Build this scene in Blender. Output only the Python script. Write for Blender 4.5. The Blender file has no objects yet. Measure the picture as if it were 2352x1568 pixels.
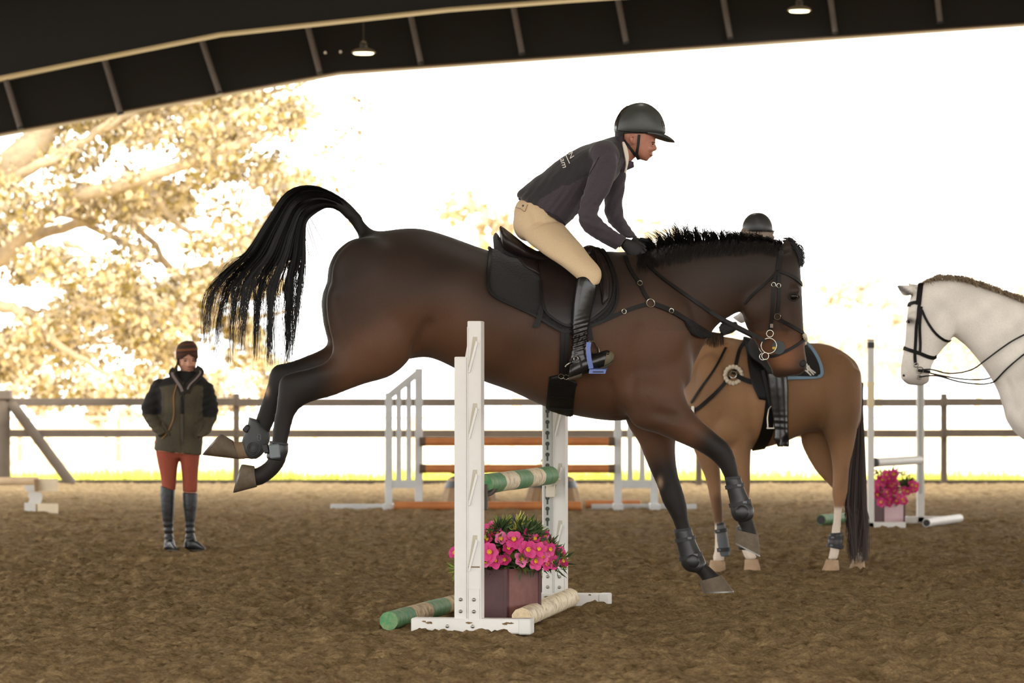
import bpy, bmesh, math, random
import numpy as np
from mathutils import Vector, Matrix, Euler
from mathutils.bvhtree import BVHTree
random.seed(7); np.random.seed(7)
S = bpy.context.scene
COL = S.collection
# ---------------------------------------------------------------- camera, sky, sun, exposure
FPX, CX, HY, CAMZ = 8000.0, 1176.0, 960.0, 1.08      # focal length in px, principal column, horizon row, eye height
cam = bpy.data.cameras.new('camera'); camo = bpy.data.objects.new('camera', cam); COL.objects.link(camo)
camo.location = (0, 0, CAMZ); camo.rotation_euler = (math.radians(90), 0, 0)
cam.sensor_fit = 'HORIZONTAL'; cam.sensor_width = 36; cam.lens = FPX/2352*36
cam.shift_y = (HY-784)/2352; cam.clip_start = .1; cam.clip_end = 900
cam.dof.use_dof = True; cam.dof.focus_distance = 18.1; cam.dof.aperture_fstop = 5.0
S.camera = camo
w = bpy.data.worlds.new('World'); S.world = w; w.use_nodes = True
bg = w.node_tree.nodes['Background']; bg.inputs[0].default_value = (1.0, .985, .955, 1); bg.inputs[1].default_value = 4.0
sl = bpy.data.lights.new('sun', 'SUN'); sl.energy = 5.0; sl.angle = .03; sl.color = (1, .93, .8)
so = bpy.data.objects.new('sun', sl); COL.objects.link(so)
_az, _el = math.radians(28), math.radians(39)        # from behind the camera, a little to the right
so.rotation_euler = Vector((-math.sin(_az)*math.cos(_el), math.cos(_az)*math.cos(_el), -math.sin(_el))).to_track_quat('-Z', 'Y').to_euler()
so.location = (8, -10, 30)
S.view_settings.view_transform = 'Standard'; S.view_settings.look = 'None'
S.view_settings.gamma = 1; S.view_settings.use_curve_mapping = False; S.view_settings.exposure = 0.0

# ---------------------------------------------------------------- helpers
def lin(c):
    return tuple((x/255/12.92 if x/255 <= .04045 else ((x/255+.055)/1.055)**2.4) for x in c)
def W(px, py, d):
    return Vector(((px-CX)*d/FPX, d, CAMZ+(HY-py)*d/FPX))
def GY(py):                                         # ground distance under an image row
    return FPX*CAMZ/(py-HY)
MATS = {}
def M(name, c, rough=.6, noise=None, bump=None, metal=0, spec=.5, sheen=0, c2=None, trans=0, coat=0, attr=None, emit=0, bias=0):
    """procedural Principled material; c, c2 in sRGB 0..255; noise=(scale, contrast), bump=(scale, strength, distance)"""
    if name in MATS: return MATS[name]
    m = bpy.data.materials.new(name); m.use_nodes = True; MATS[name] = m
    nt = m.node_tree; N = nt.nodes; L = nt.links; b = N['Principled BSDF']
    b.inputs['Roughness'].default_value = rough; b.inputs['Metallic'].default_value = metal
    b.inputs['Specular IOR Level'].default_value = spec
    b.inputs['Base Color'].default_value = (*lin(c), 1)
    if sheen:
        b.inputs['Sheen Weight'].default_value = sheen; b.inputs['Sheen Roughness'].default_value = .4
    if coat: b.inputs['Coat Weight'].default_value = coat
    if emit:
        b.inputs['Emission Color'].default_value = (*lin(c), 1); b.inputs['Emission Strength'].default_value = emit
    tc = None
    def coords():
        nonlocal tc
        if tc is None: tc = N.new('ShaderNodeTexCoord')
        return tc.outputs['Object']
    col = None
    if attr:
        a = N.new('ShaderNodeAttribute'); a.attribute_name = attr; col = a.outputs['Color']
    if noise:
        n = N.new('ShaderNodeTexNoise'); n.inputs['Scale'].default_value = noise[0]; n.inputs['Detail'].default_value = 6
        n.inputs['Roughness'].default_value = .65
        L.new(coords(), n.inputs['Vector'])
        r = N.new('ShaderNodeMapRange'); r.inputs[1].default_value = .5-.5/max(noise[1], .01)*.25 if c2 else .25; r.inputs[2].default_value = .5+.5/max(noise[1], .01)*.25 if c2 else .75
        L.new(n.outputs['Fac'], r.inputs[0]); r.inputs[1].default_value += bias; r.inputs[2].default_value += bias
        if c2:
            mx = N.new('ShaderNodeMix'); mx.data_type = 'RGBA'
            mx.inputs[6].default_value = (*lin(c), 1); mx.inputs[7].default_value = (*lin(c2), 1)
            L.new(r.outputs[0], mx.inputs[0]); col = mx.outputs[2]
        else:
            r.inputs[3].default_value = 1-noise[1]; r.inputs[4].default_value = 1+noise[1]
            mx = N.new('ShaderNodeMix'); mx.data_type = 'RGBA'; mx.blend_type = 'MULTIPLY'; mx.inputs[0].default_value = 1
            if col: L.new(col, mx.inputs[6])
            else: mx.inputs[6].default_value = (*lin(c), 1)
            L.new(r.outputs[0], mx.inputs[7]); col = mx.outputs[2]
    if col: L.new(col, b.inputs['Base Color'])
    if bump:
        n2 = N.new('ShaderNodeTexNoise'); n2.inputs['Scale'].default_value = bump[0]; n2.inputs['Detail'].default_value = 5
        L.new(coords(), n2.inputs['Vector'])
        bp = N.new('ShaderNodeBump'); bp.inputs['Strength'].default_value = bump[1]
        bp.inputs['Distance'].default_value = bump[2] if len(bump) > 2 else .01
        L.new(n2.outputs['Fac'], bp.inputs['Height']); L.new(bp.outputs[0], b.inputs['Normal'])
    if trans:
        t = N.new('ShaderNodeBsdfTranslucent'); ms = N.new('ShaderNodeMixShader'); ms.inputs[0].default_value = trans
        if col: L.new(col, t.inputs[0])
        else: t.inputs[0].default_value = (*lin(c), 1)
        L.new(b.outputs[0], ms.inputs[1]); L.new(t.outputs[0], ms.inputs[2]); L.new(ms.outputs[0], N['Material Output'].inputs[0])
    return m

LOC = {}
def root_loc(o):
    return LOC.get(o.name, Vector((0, 0, 0))) if o else Vector((0, 0, 0))
def link(name, me, mat, parent=None, smooth=True, local=False):
    o = bpy.data.objects.new(name, me); COL.objects.link(o)
    if mat:
        for mm in (mat if isinstance(mat, (list, tuple)) else [mat]): me.materials.append(mm)
    if parent is not None:
        o.parent = parent
        if not local:
            l = root_loc(parent); me.transform(Matrix.Translation(-l))
        LOC[o.name] = root_loc(parent) if not local else Vector((0, 0, 0))
    if smooth: me.shade_smooth(); me.set_sharp_from_angle(angle=math.radians(55))
    return o
def tag(o, label=None, cat=None, group=None, kind=None):
    if label: o['label'] = label
    if cat: o['category'] = cat
    if group: o['group'] = group
    if kind: o['kind'] = kind
    return o
def thing(name, label, cat, loc=(0, 0, 0), rz=0, group=None):
    o = bpy.data.objects.new(name, None); COL.objects.link(o); o.location = loc; o.rotation_euler = (0, 0, rz)
    o.empty_display_size = .1; LOC[o.name] = Vector(loc)
    return tag(o, label, cat, group)
def copy_tree(o, parent=None):
    c = o.copy(); COL.objects.link(c)
    if parent is not None: c.parent = parent
    for ch in list(o.children): copy_tree(ch, c)
    return c
def crom(P, sub):
    """Catmull-Rom through rows of P"""
    P = np.asarray(P, float); n = len(P); out = []
    for i in range(n-1):
        p0, p1, p2, p3 = P[max(i-1, 0)], P[i], P[i+1], P[min(i+2, n-1)]
        for k in range(sub):
            t = k/sub
            out.append(.5*((2*p1)+(-p0+p2)*t+(2*p0-5*p1+4*p2-p3)*t*t+(-p0+3*p1-3*p2+p3)*t**3))
    out.append(P[-1]); return np.array(out)

class MB:
    def __init__(s): s.v = []; s.f = []
    def add(s, vs, fs):
        b = len(s.v); s.v += [tuple(x) for x in vs]; s.f += [tuple(i+b for i in f) for f in fs]; return s
    def box(s, c, d, R=None, bev=0):
        hx, hy, hz = d[0]/2, d[1]/2, d[2]/2; c = Vector(c)
        if bev <= 0:
            vs = [Vector((x*hx, y*hy, z*hz)) for x in (-1, 1) for y in (-1, 1) for z in (-1, 1)]
            fs = [(0, 1, 3, 2), (4, 6, 7, 5), (0, 4, 5, 1), (2, 3, 7, 6), (0, 2, 6, 4), (1, 5, 7, 3)]
        else:
            bm = bmesh.new(); bmesh.ops.create_cube(bm, size=1)
            for v in bm.verts: v.co = Vector((v.co.x*d[0], v.co.y*d[1], v.co.z*d[2]))
            bmesh.ops.bevel(bm, geom=bm.edges[:], offset=bev, segments=1, affect='EDGES', profile=.5)
            bm.verts.index_update(); vs = [v.co.copy() for v in bm.verts]; fs = [[v.index for v in f.verts] for f in bm.faces]; bm.free()
        if R is not None: vs = [R @ v for v in vs]
        return s.add([v+c for v in vs], fs)
    def rings(s, rings, cap=True, closed=False):
        b = len(s.v); n = len(rings[0]); k = len(rings)
        for r in rings: s.v += [tuple(p) for p in r]
        for i in range(k if closed else k-1):
            a, c = b+i*n, b+((i+1) % k)*n
            for j in range(n):
                j2 = (j+1) % n; s.f.append((a+j, a+j2, c+j2, c+j))
        if cap and not closed:
            for ri, rev in ((0, True), (k-1, False)):
                ctr = np.mean(np.array([tuple(p) for p in rings[ri]]), axis=0); s.v.append(tuple(ctr)); ci = len(s.v)-1
                a = b+ri*n
                for j in range(n):
                    j2 = (j+1) % n; s.f.append((a+j2, a+j, ci) if rev else (a+j, a+j2, ci))
        return s
    def tube(s, path, r, n=8, cap=True, closed=False, flat=None):
        P = [Vector(p) for p in path]; k = len(P); rr = r if hasattr(r, '__len__') else [r]*k; rings = []; up = None
        for i in range(k):
            t = (P[(i+1) % k]-P[i-1]) if closed else (P[min(i+1, k-1)]-P[max(i-1, 0)])
            if t.length < 1e-9: t = Vector((0, 0, 1))
            t.normalize()
            if up is None: up = t.orthogonal().normalized()
            up = (up-t*up.dot(t));
            if up.length < 1e-6: up = t.orthogonal()
            up.normalize(); sd = t.cross(up)
            rings.append([P[i]+(up*math.cos(2*math.pi*j/n)+sd*math.sin(2*math.pi*j/n))*rr[i] for j in range(n)])
        return s.rings(rings, cap, closed)
    def lathe(s, c, prof, n=20, axis=None):
        c = Vector(c); Q = axis.to_track_quat('Z', 'Y').to_matrix() if axis is not None else Matrix.Identity(3)
        return s.rings([[c+Q @ Vector((r*math.cos(2*math.pi*j/n), r*math.sin(2*math.pi*j/n), z)) for j in range(n)] for r, z in prof])
    def ell(s, c, r, R=None, nu=16, nv=10):
        c = Vector(c); rings = []
        for i in range(nv+1):
            ph = -math.pi/2+math.pi*min(max(i/nv, .012), .988)
            rings.append([c+((R @ Vector((r[0]*math.cos(ph)*math.cos(2*math.pi*j/nu), r[1]*math.cos(ph)*math.sin(2*math.pi*j/nu), r[2]*math.sin(ph)))) if R is not None else
                          Vector((r[0]*math.cos(ph)*math.cos(2*math.pi*j/nu), r[1]*math.cos(ph)*math.sin(2*math.pi*j/nu), r[2]*math.sin(ph)))) for j in range(nu)])
        return s.rings(rings)
    def loft(s, st, d, n=22, sub=4, e=1.0, cap=True, grow=0.0):
        """cross sections given by two outline points in the photograph plus a half depth in metres: (ax, ay, bx, by, w[, dy])"""
        st = [tuple(x)+(0,)*(6-len(x)) for x in st]
        for ax, ay, bx, by, w_, dy in (crom(st, sub) if sub > 1 else st):
            pass
        rings = []
        for ax, ay, bx, by, w_, dy in (crom(st, sub) if sub > 1 else st):
            A, B = W(ax, ay, d+dy), W(bx, by, d+dy); C = (A+B)/2; U = (A-B)/2; V = Vector((0, max(w_, .002)+grow, 0))
            if grow: U = U*(1+grow/max(U.length, .01))
            ring = []
            for j in range(n):
                a = 2*math.pi*j/n; ca, sa = math.cos(a), math.sin(a)
                ring.append(C+U*(math.copysign(abs(ca)**e, ca))+V*(math.copysign(abs(sa)**e, sa)))
            rings.append(ring)
        return s.rings(rings, cap)
    def mesh(s, name):
        me = bpy.data.meshes.new(name); me.from_pydata(s.v, [], s.f); me.validate(); me.update()
        bm = bmesh.new(); bm.from_mesh(me); bmesh.ops.recalc_face_normals(bm, faces=bm.faces[:]); bm.to_mesh(me); bm.free()
        return me
    def build(s, name, mat, parent=None, smooth=True, local=False):
        return link(name, s.mesh(name), mat, parent, smooth, local)
def fuse(mb, voxel=.012, it=6, fac=.5):
    """union of closed pieces into one continuous skin"""
    me = mb.mesh('tmp'); o = bpy.data.objects.new('tmp', me); COL.objects.link(o)
    r = o.modifiers.new('r', 'REMESH'); r.mode = 'VOXEL'; r.voxel_size = voxel
    if it:
        sm = o.modifiers.new('s', 'SMOOTH'); sm.factor = fac; sm.iterations = it
    dg = bpy.context.evaluated_depsgraph_get(); out = bpy.data.meshes.new_from_object(o.evaluated_get(dg))
    bpy.data.objects.remove(o); bpy.data.meshes.remove(me); return out
def bvh_of(me):
    return BVHTree.FromPolygons([v.co.copy() for v in me.vertices], [tuple(p.vertices) for p in me.polygons])
def vco(me):
    a = np.empty(len(me.vertices)*3); me.vertices.foreach_get('co', a); return a.reshape(-1, 3)
def set_vco(me, a):
    me.vertices.foreach_set('co', a.ravel()); me.update()
def vnrm(me):
    a = np.empty(len(me.vertices)*3); me.vertices.foreach_get('normal', a); return a.reshape(-1, 3)
def to_px(co):
    return np.stack([CX+co[:, 0]/co[:, 1]*FPX, HY-(co[:, 2]-CAMZ)/co[:, 1]*FPX], 1)
def paint(me, rgb):
    at = me.color_attributes.new('coat', 'FLOAT_COLOR', 'POINT')
    a = np.ones((len(me.vertices), 4)); a[:, :3] = rgb; at.data.foreach_set('color', a.ravel())
# lattice noise in numpy
_perm = np.random.RandomState(3).rand(256, 256)
def vnoise(x, y, seed=0):
    x = x+seed*17.3; y = y+seed*31.7
    xi, yi = np.floor(x).astype(int), np.floor(y).astype(int); fx, fy = x-xi, y-yi
    fx = fx*fx*(3-2*fx); fy = fy*fy*(3-2*fy); g = lambda a, b: _perm[a % 256, b % 256]
    return (g(xi, yi)*(1-fx)+g(xi+1, yi)*fx)*(1-fy)+(g(xi, yi+1)*(1-fx)+g(xi+1, yi+1)*fx)*fy-.5
def noise3(co, s, seed=0):
    return (vnoise(co[:, 0]*s, co[:, 2]*s, seed)+vnoise(co[:, 1]*s+7, co[:, 2]*s-co[:, 0]*s*.6, seed+3))*.7
# ---------------------------------------------------------------- the place: sand, ground, roof, fence
def sand():
    nr, nc = 620, 520
    ys = 11.5*(57.4/11.5)**(np.linspace(0, 1, nr)); xs = np.linspace(-1, 1, nc)
    Y = np.repeat(ys[:, None], nc, 1); X = xs[None, :]*(Y*.165+1.2)
    wx = X+.25*vnoise(X*1.3, Y*1.3, 9); wy = Y+.25*vnoise(X*1.3, Y*1.3, 12)
    rid = 1-2*np.abs(vnoise(wx*4.2, wy*4.2, 2))
    Z = .030*vnoise(wx*.9, wy*.9, 1)+.034*(rid-.7)*(vnoise(X*.7, Y*.7, 6)+.75)+.022*vnoise(wx*9, wy*9, 3)+.020*np.abs(vnoise(wx*17, wy*17, 4))+.014*vnoise(X*33, Y*33, 5)+.008*vnoise(X*60, Y*60, 7)
    Z = Z*1.5-.010
    # scuffed landing track beside the near jump
    tr = np.exp(-((X-.75-.12*(Y-18.5))/.28)**2)*np.exp(-((Y-18.6)/1.3)**2)
    Z -= tr*.03*(1+.8*vnoise(X*6, Y*6, 8))
    v = np.stack([X, Y, Z], -1).reshape(-1, 3)
    idx = np.arange(nr*nc).reshape(nr, nc)
    f = np.stack([idx[:-1, :-1], idx[:-1, 1:], idx[1:, 1:], idx[1:, :-1]], -1).reshape(-1, 4)
    me = bpy.data.meshes.new('floor'); me.from_pydata(v.tolist(), [], f.tolist())
    return me
def sand_mat():
    m = bpy.data.materials.new('sand'); m.use_nodes = True; nt = m.node_tree; N = nt.nodes; L = nt.links; b = N['Principled BSDF']
    b.inputs['Roughness'].default_value = .95; b.inputs['Specular IOR Level'].default_value = .1
    tc = N.new('ShaderNodeTexCoord')
    def noise(s, d=6, r=.6):
        n = N.new('ShaderNodeTexNoise'); n.inputs['Scale'].default_value = s; n.inputs['Detail'].default_value = d; n.inputs['Roughness'].default_value = r
        L.new(tc.outputs['Object'], n.inputs['Vector']); return n.outputs['Fac']
    r1 = N.new('ShaderNodeValToRGB'); e = r1.color_ramp.elements
    e[0].position = .34; e[0].color = (*lin((122, 98, 64)), 1); e[1].position = .66; e[1].color = (*lin((212, 182, 134)), 1)
    L.new(noise(7, 10, .78), r1.inputs[0])
    r2 = N.new('ShaderNodeMapRange'); r2.inputs[1].default_value = .3; r2.inputs[2].default_value = .7; r2.inputs[3].default_value = .55; r2.inputs[4].default_value = 1.2
    L.new(noise(60, 4, .7), r2.inputs[0])
    mx = N.new('ShaderNodeMix'); mx.data_type = 'RGBA'; mx.blend_type = 'MULTIPLY'; mx.inputs[0].default_value = 1
    L.new(r1.outputs[0], mx.inputs[6]); L.new(r2.outputs[0], mx.inputs[7]); L.new(mx.outputs[2], b.inputs['Base Color'])
    bp = N.new('ShaderNodeBump'); bp.inputs['Strength'].default_value = 1; bp.inputs['Distance'].default_value = .03
    L.new(noise(46, 8, .8), bp.inputs['Height']); L.new(bp.outputs[0], b.inputs['Normal'])
    MATS['sand'] = m; return m
tag(link('floor', sand(), sand_mat()), 'trodden brown sand footing of the riding arena', kind='structure')
# sand of the arena outside the finely raked middle
m = MB(); m.box((12, 15, -.26), (62, 84, .4)); tag(m.build('floor_bed', MATS['sand'], smooth=False), 'level sand bed under and around the arena footing', kind='structure')
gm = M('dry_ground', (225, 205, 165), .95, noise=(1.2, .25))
m = MB(); m.box((0, 57.6+150, -.2), (500, 300, .3)); tag(m.build('ground', gm, smooth=False), 'pale sunlit dry ground beyond the fence', kind='structure')
m = MB(); m.box((0, 57.5, -.02), (90, .08, .16)); tag(m.build('trim_1', M('kerb', (70, 58, 46), .9, noise=(5, .3)), smooth=False), 'dark timber kerb board along the arena edge', kind='structure')
# grass strip behind the kerb
def grass(name, x0, x1, y0, y1, n, h, mat, label):
    m = MB()
    for i in range(n):
        x, y = random.uniform(x0, x1), y0+(y1-y0)*random.random()**1.5; hh = h*random.uniform(.35, 1.2)*(1.25 if vnoise(np.array(x*.6), np.array(y*.6), 3) > .05 else .55); a = random.uniform(0, 6.28); wd = .02
        lx, ly = math.cos(a)*hh*.35, math.sin(a)*hh*.35
        m.add([(x-wd*math.sin(a), y+wd*math.cos(a), -.05), (x+wd*math.sin(a), y-wd*math.cos(a), -.05), (x+lx, y+ly, hh)], [(0, 1, 2)])
    return tag(m.build(name, mat, smooth=False), label, 'grass', kind='stuff')
grass('grass', -12, 12, 57.8, 64, 14000, .17, M('grass_green', (205, 206, 96), .8, noise=(.9, .35), trans=.3), 'yellow-green grass growing along the far side of the fence')

# ---- roof: shallow arch carried on dark steel rafters, open at the far end
PROF = [(-12, 4.15), (-7.35, 5.155), (-2.475, 6.036), (7.35, 6.736), (12, 6.95), (16.65, 6.736), (26.5, 6.036), (31.35, 5.155)]
RAFT = [(-12, 3.95), (-10, 4.35), (-6.17, 5.175), (-3.52, 5.70), (-.77, 6.0), (.65, 6.11), (7.35, 6.55), (12, 6.72), (16.65, 6.55), (24, 6.05), (31.35, 5.0)]
steel = M('dark_steel', (12, 11, 11), .65, noise=(3, .25)); dk = M('dark_roof_sheet', (13, 12, 12), .8)
def strip(prof, y0, y1, h0, h1):
    m = MB()
    for (xa, za), (xb, zb) in zip(prof[:-1], prof[1:]):
        m.add([(xa, y0, za+h0), (xb, y0, zb+h0), (xb, y1, zb+h0), (xa, y1, za+h0), (xa, y0, za+h1), (xb, y0, zb+h1), (xb, y1, zb+h1), (xa, y1, za+h1)],
              [(0, 1, 2, 3), (7, 6, 5, 4), (0, 4, 5, 1), (2, 6, 7, 3), (1, 5, 6, 2), (3, 7, 4, 0)])
    return m
tag(strip(RAFT, 3.5, 50.2, .98, 1.1).build('ceiling', M('roof_sheeting', (205, 196, 176), .8, noise=(2, .2)), smooth=False), 'sheeting of the arched arena roof seen from below', kind='structure')
wf = tag(strip(PROF, 50.0, 50.25, 0, 1.45).build('wall_far', dk, smooth=False), 'black sheeted end panel of the roof above the open side', kind='structure')
tag(strip(PROF, 49.96, 50.3, -.012, .012).build('trim_2', M('edge_trim', (120, 100, 78), .5), smooth=False), 'thin folded trim along the lower roof edge', kind='structure')
for k, (xa, ya, xb, yb) in enumerate([(-222, 240, -185, 345), (8, 165, 46, 292), (238, 130, 276, 258), (463, 92, 503, 211), (707, 62, 734, 166), (943, 35, 966, 143), (1180, 20, 1199, 122), (1420, 2, 1438, 97), (1660, -10, 1677, 86), (1905, -20, 1918, 74), (2150, -30, 2159, 50), (2395, -45, 2404, 38)]):
    a, b = W(xa, ya, 49.9), W(xb, yb, 49.9); a += (a-b)*.25
    o = MB().tube([a, b], .042, 10).build('brace', M('brace_grey', (104, 98, 95), .5, noise=(4, .2)), wf)
    MB().tube([b+(b-a)*-.004, b+(b-a)*.035], .05, 10).build('end_cap', M('cap_black', (28, 26, 26), .5), o)
for px, py in ((747, 121), (782, 119)):
    MB().tube([W(px, py, 49.98), W(px, py, 49.9)], .02, 10).build('bolt', M('bolt_bright', (235, 232, 228), .25, metal=.6), wf)
for k, y in enumerate((42.0, 33.0, 24.0, 15.0, 6.0)):
    rb = tag(strip(RAFT, y-.02, y+.02, .02, .98).build('roof_beam', steel, smooth=False), 'dark steel rafter crossing under the arena roof', kind='structure', group='roof rafters')
    strip(RAFT, y-.14, y+.14, -.012, .014).build('flange', M('flange_lit', (196, 176, 132), .45), rb, smooth=False)  # pale colour stands for light caught along the lower flange
    strip(RAFT, y-.12, y+.12, .95, .97).build('top_flange', steel, rb, smooth=False)
    for X in (-12, 31.3):
        tag(MB().box((X, y, 2.2 if X < 0 else 2.8), (.3, .3, 4.6 if X < 0 else 5.6)).build('roof_post', steel, smooth=False), 'steel post carrying the roof eave', kind='structure', group='roof posts')
# ---- pendant lamps, lit
LAMP_W = 38
def lamp(px, py, d, label, c=None):
    c = c or W(px, py, d); zc = float(np.interp(c.x, [p[0] for p in RAFT], [p[1] for p in RAFT]))+.98
    t = thing('pendant_lamp', label, 'lamp', (c.x, c.y, c.z), group='high-bay lamps under the roof')
    MB().lathe(c, [(.155, -.005), (.165, 0), (.15, .03), (.11, .05), (.07, .06), (.03, .062)], 28).build('shade', M('lamp_grey', (120, 116, 110), .4, metal=.5), t)
    MB().lathe(c, [(.13, -.02), (.14, -.01), (.14, -.004), (.02, -.003)], 28).build('diffuser', M('lamp_glow', (255, 246, 205), .5, emit=4), t)
    MB().lathe(c, [(.045, .06), (.05, .07), (.05, .13), (.03, .15)], 14).build('driver_box', M('lamp_dark', (60, 58, 56), .5), t)
    MB().tube([c+Vector((.025*math.cos(a), .025*math.sin(a), .15)) for a in np.linspace(0, 6.28, 12)], .006, 6, closed=True).build('hook', M('bolt_bright', (0, 0, 0)), t)
    la = bpy.data.lights.new('lamp_light', 'AREA'); la.shape = 'DISK'; la.size = .26; la.energy = LAMP_W; la.color = (1, .96, .86)
    lo_ = bpy.data.objects.new('lamp_light', la); COL.objects.link(lo_); lo_.parent = t; lo_.location = (0, 0, -.03)
    MB().tube([c+Vector((0, 0, .15)), Vector((c.x, c.y, zc))], .006, 6).build('cord', M('lamp_dark', (0, 0, 0)), t)
lamp(567, 18, 45, 'round high-bay lamp hanging before the deep dark rafter')
lamp(835, 121, 48.5, 'round high-bay lamp hanging beside two bright bolts under the roof'); lamp(1836, 24, 48.5, 'round high-bay lamp hanging between two roof braces above the bay horse')
for yy in (10.5, 19.5, 28.5, 37.5):  # extra lamps out of view, added to light the sand
    for xx in (-7.5, 1, 9.5, 18, 26.5):
        lamp(0, 0, 0, 'unseen high-bay lamp added over the sand to brighten it', Vector((xx, yy, float(np.interp(xx, [p[0] for p in RAFT], [p[1] for p in RAFT]))+.35)))

# ---- post and rail fence
fd = 56.8
wood = M('fence_brown', (92, 82, 72), .85, noise=(2.5, .25), bump=(30, .3, .01))
fence = thing('rail_fence', 'dark brown two-rail timber fence closing the far end of the arena', 'fence', (0, fd, 0))
def fx(px): return (px-CX)*fd/FPX
for px in (-519, 543, 1074, 1605, 2168, 2710):
    X = fx(px); MB().box((X, fd, .70), (.10, .10, 1.56), bev=.012).build('post', wood, fence, False)
X = fx(8); MB().tube([(X, fd-.02, -.1), (X, fd-.02, 1.53)], .118, 16).build('post', wood, fence)
MB().tube([W(28, 928, fd-.08), W(165, 1112, fd-.08)], .088, 14).build('brace', wood, fence)
MB().box((fx(6), fd-.04, 1.46), (.30, .26, .16), bev=.02).build('post_cap', wood, fence, False)
edges = [-519, 8, 543, 1074, 1605, 2168, 2710]
for z in (1.08+36.5*fd/FPX, 1.08-35*fd/FPX):
    for a, b in zip(edges[:-1], edges[1:]):
        MB().box(((fx(a)+fx(b))/2, fd-.07+random.uniform(-.006, .006), z+random.uniform(-.006, .006)), (fx(b)-fx(a)-.006, .04, .125), bev=.005).build('rail', wood, fence, False)
# pale far fence in the paddock behind
f2 = 92.0
fence2 = thing('paddock_fence', 'pale sunlit paddock fence far behind the brown rail fence', 'fence', (0, f2, 0))
palew = M('pale_post_wood', (232, 200, 165), .9)  # pale wood tone for the far posts
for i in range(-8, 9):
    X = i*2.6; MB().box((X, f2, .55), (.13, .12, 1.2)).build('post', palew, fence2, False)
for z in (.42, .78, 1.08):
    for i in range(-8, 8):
        MB().box((i*2.6+1.3, f2-.06, z), (2.6, .03, .09)).build('rail', M('pale_rail', (245, 226, 200), .9), fence2, False)

# ---- trees
def tree(name, label, base, trunk_r, limbs, blobs, nleaf, leafsize, mats, barkc, seed, group=None, leafw=(.6, 1.0)):
    rnd = random.Random(seed)
    t = thing(name, label, 'tree', base, group=group)
    bark = M('bark_'+barkc[0], barkc[1], .9, noise=(3, .35), bump=(14, .6, .05))
    for i, (pts, r0, r1) in enumerate(limbs):
        P = crom([tuple(p) for p in pts], 6); n = len(P)
        P[1:-1] += np.array([[rnd.uniform(-1, 1)*.06 for _ in range(3)] for _ in range(n-2)])
        MB().tube([Vector(p) for p in P], [r0+(r1-r0)*k/(n-1) for k in range(n)], 8).build('trunk' if i == 0 else 'branch', bark, t)
    fs = [MB() for _ in mats]
    tot = sum(b[4] for b in blobs)
    for (x, y, z, r, wgt) in blobs:
        for _ in range(int(nleaf*wgt/tot)):
            v = Vector((rnd.gauss(0, 1), rnd.gauss(0, 1), rnd.gauss(0, 1))).normalized()*r*rnd.random()**.4; v.z *= .7
            c = Vector((x, y, z))+v; s = leafsize*rnd.uniform(.5, 1.4); R = Euler((rnd.uniform(0, 6.3), rnd.uniform(0, 6.3), rnd.uniform(0, 6.3))).to_matrix(); wl = s*rnd.uniform(*leafw)*.5
            fs[rnd.choices(range(len(mats)), [m_[1] for m_ in mats])[0]].add([c+R @ Vector(q) for q in ((-s/2, 0, 0), (0, -wl, .15*s), (s/2, 0, 0), (0, wl, .15*s))], [(0, 1, 2), (0, 2, 3)])
    for f, m_ in zip(fs, mats):
        tag(f.build('foliage', m_[0], t, False), kind='stuff')
    return t
lf1 = M('leaf_pale', (200, 182, 140), .7, trans=.35); lf2 = M('leaf_olive', (146, 128, 66), .7, trans=.35); lf3 = M('leaf_cream', (222, 210, 186), .7, trans=.4); lf4 = M('leaf_brown', (134, 120, 100), .8, trans=.2)
D = 84.0
def TP(px, py, dd=0): return W(px, py, D+dd)
limbs = [([(-17, D, -.1), (-16.6, D, 2.2), TP(-330, 520), TP(-120, 480), TP(60, 350), TP(140, 180), TP(240, 20)], .75, .22),
         ([TP(-330, 560), TP(-60, 620), TP(120, 480, -1), TP(330, 410, -2), TP(560, 330, -2), TP(700, 270)], .3, .05),
         ([TP(-200, 600), TP(0, 560, 1), TP(150, 520, 1), TP(290, 485, 0), TP(420, 440, -1)], .2, .05),
         ([TP(-300, 700), TP(-60, 700, -1.5), TP(60, 720, -2), TP(130, 790, -2), TP(250, 860, -2)], .2, .05),
         ([TP(-200, 820), TP(0, 800, 1), TP(80, 770, 1), TP(220, 720, 1), TP(330, 760, 1)], .2, .05),
         ([TP(-120, 480), TP(50, 400, -2), TP(180, 330, -2), TP(330, 250, -2), TP(460, 240, -2)], .16, .04),
         ([TP(330, 410, -2), TP(420, 520, -1), TP(520, 560, -1), TP(600, 660, 0)], .09, .03),
         ([TP(290, 485), TP(390, 610), TP(470, 700, 1), TP(560, 740, 1)], .09, .03),
         ([TP(120, 480, -1), TP(300, 560, 2), TP(430, 640, 2), TP(540, 690, 2)], .1, .03)]
rt = random.Random(17)
for _ in range(46):
    px, py = rt.uniform(-40, 640), rt.uniform(180, 780); a = rt.uniform(-.9, .5); L_ = rt.uniform(70, 190); dd = rt.uniform(-3, 2); bd_ = rt.uniform(-30, 30)
    limbs.append(([TP(px, py, dd), TP(px+L_*.5*math.cos(a), py+L_*.5*math.sin(a)+bd_*.4, dd), TP(px+L_*math.cos(a), py+L_*math.sin(a)+bd_, dd)], rt.uniform(.035, .09), .012))
rb = random.Random(11); blobs = []
for _ in range(240):
    px = rb.uniform(-260, 760); py = rb.uniform(40, 900)
    if px > 640 and py > 480: continue
    if px > 420 and py > 820 and rb.random() < .7: continue
    e = px-(720-max(0, py-420)*.18)
    if e > 0: continue
    if vnoise(np.array(px/95.), np.array(py/80.), 2) < -.17: continue
    p = TP(px, py, rb.uniform(-3, 4)); blobs.append((p.x, p.y, p.z, rb.uniform(.45, 1.0), rb.uniform(.7, 1.3)))
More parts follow.
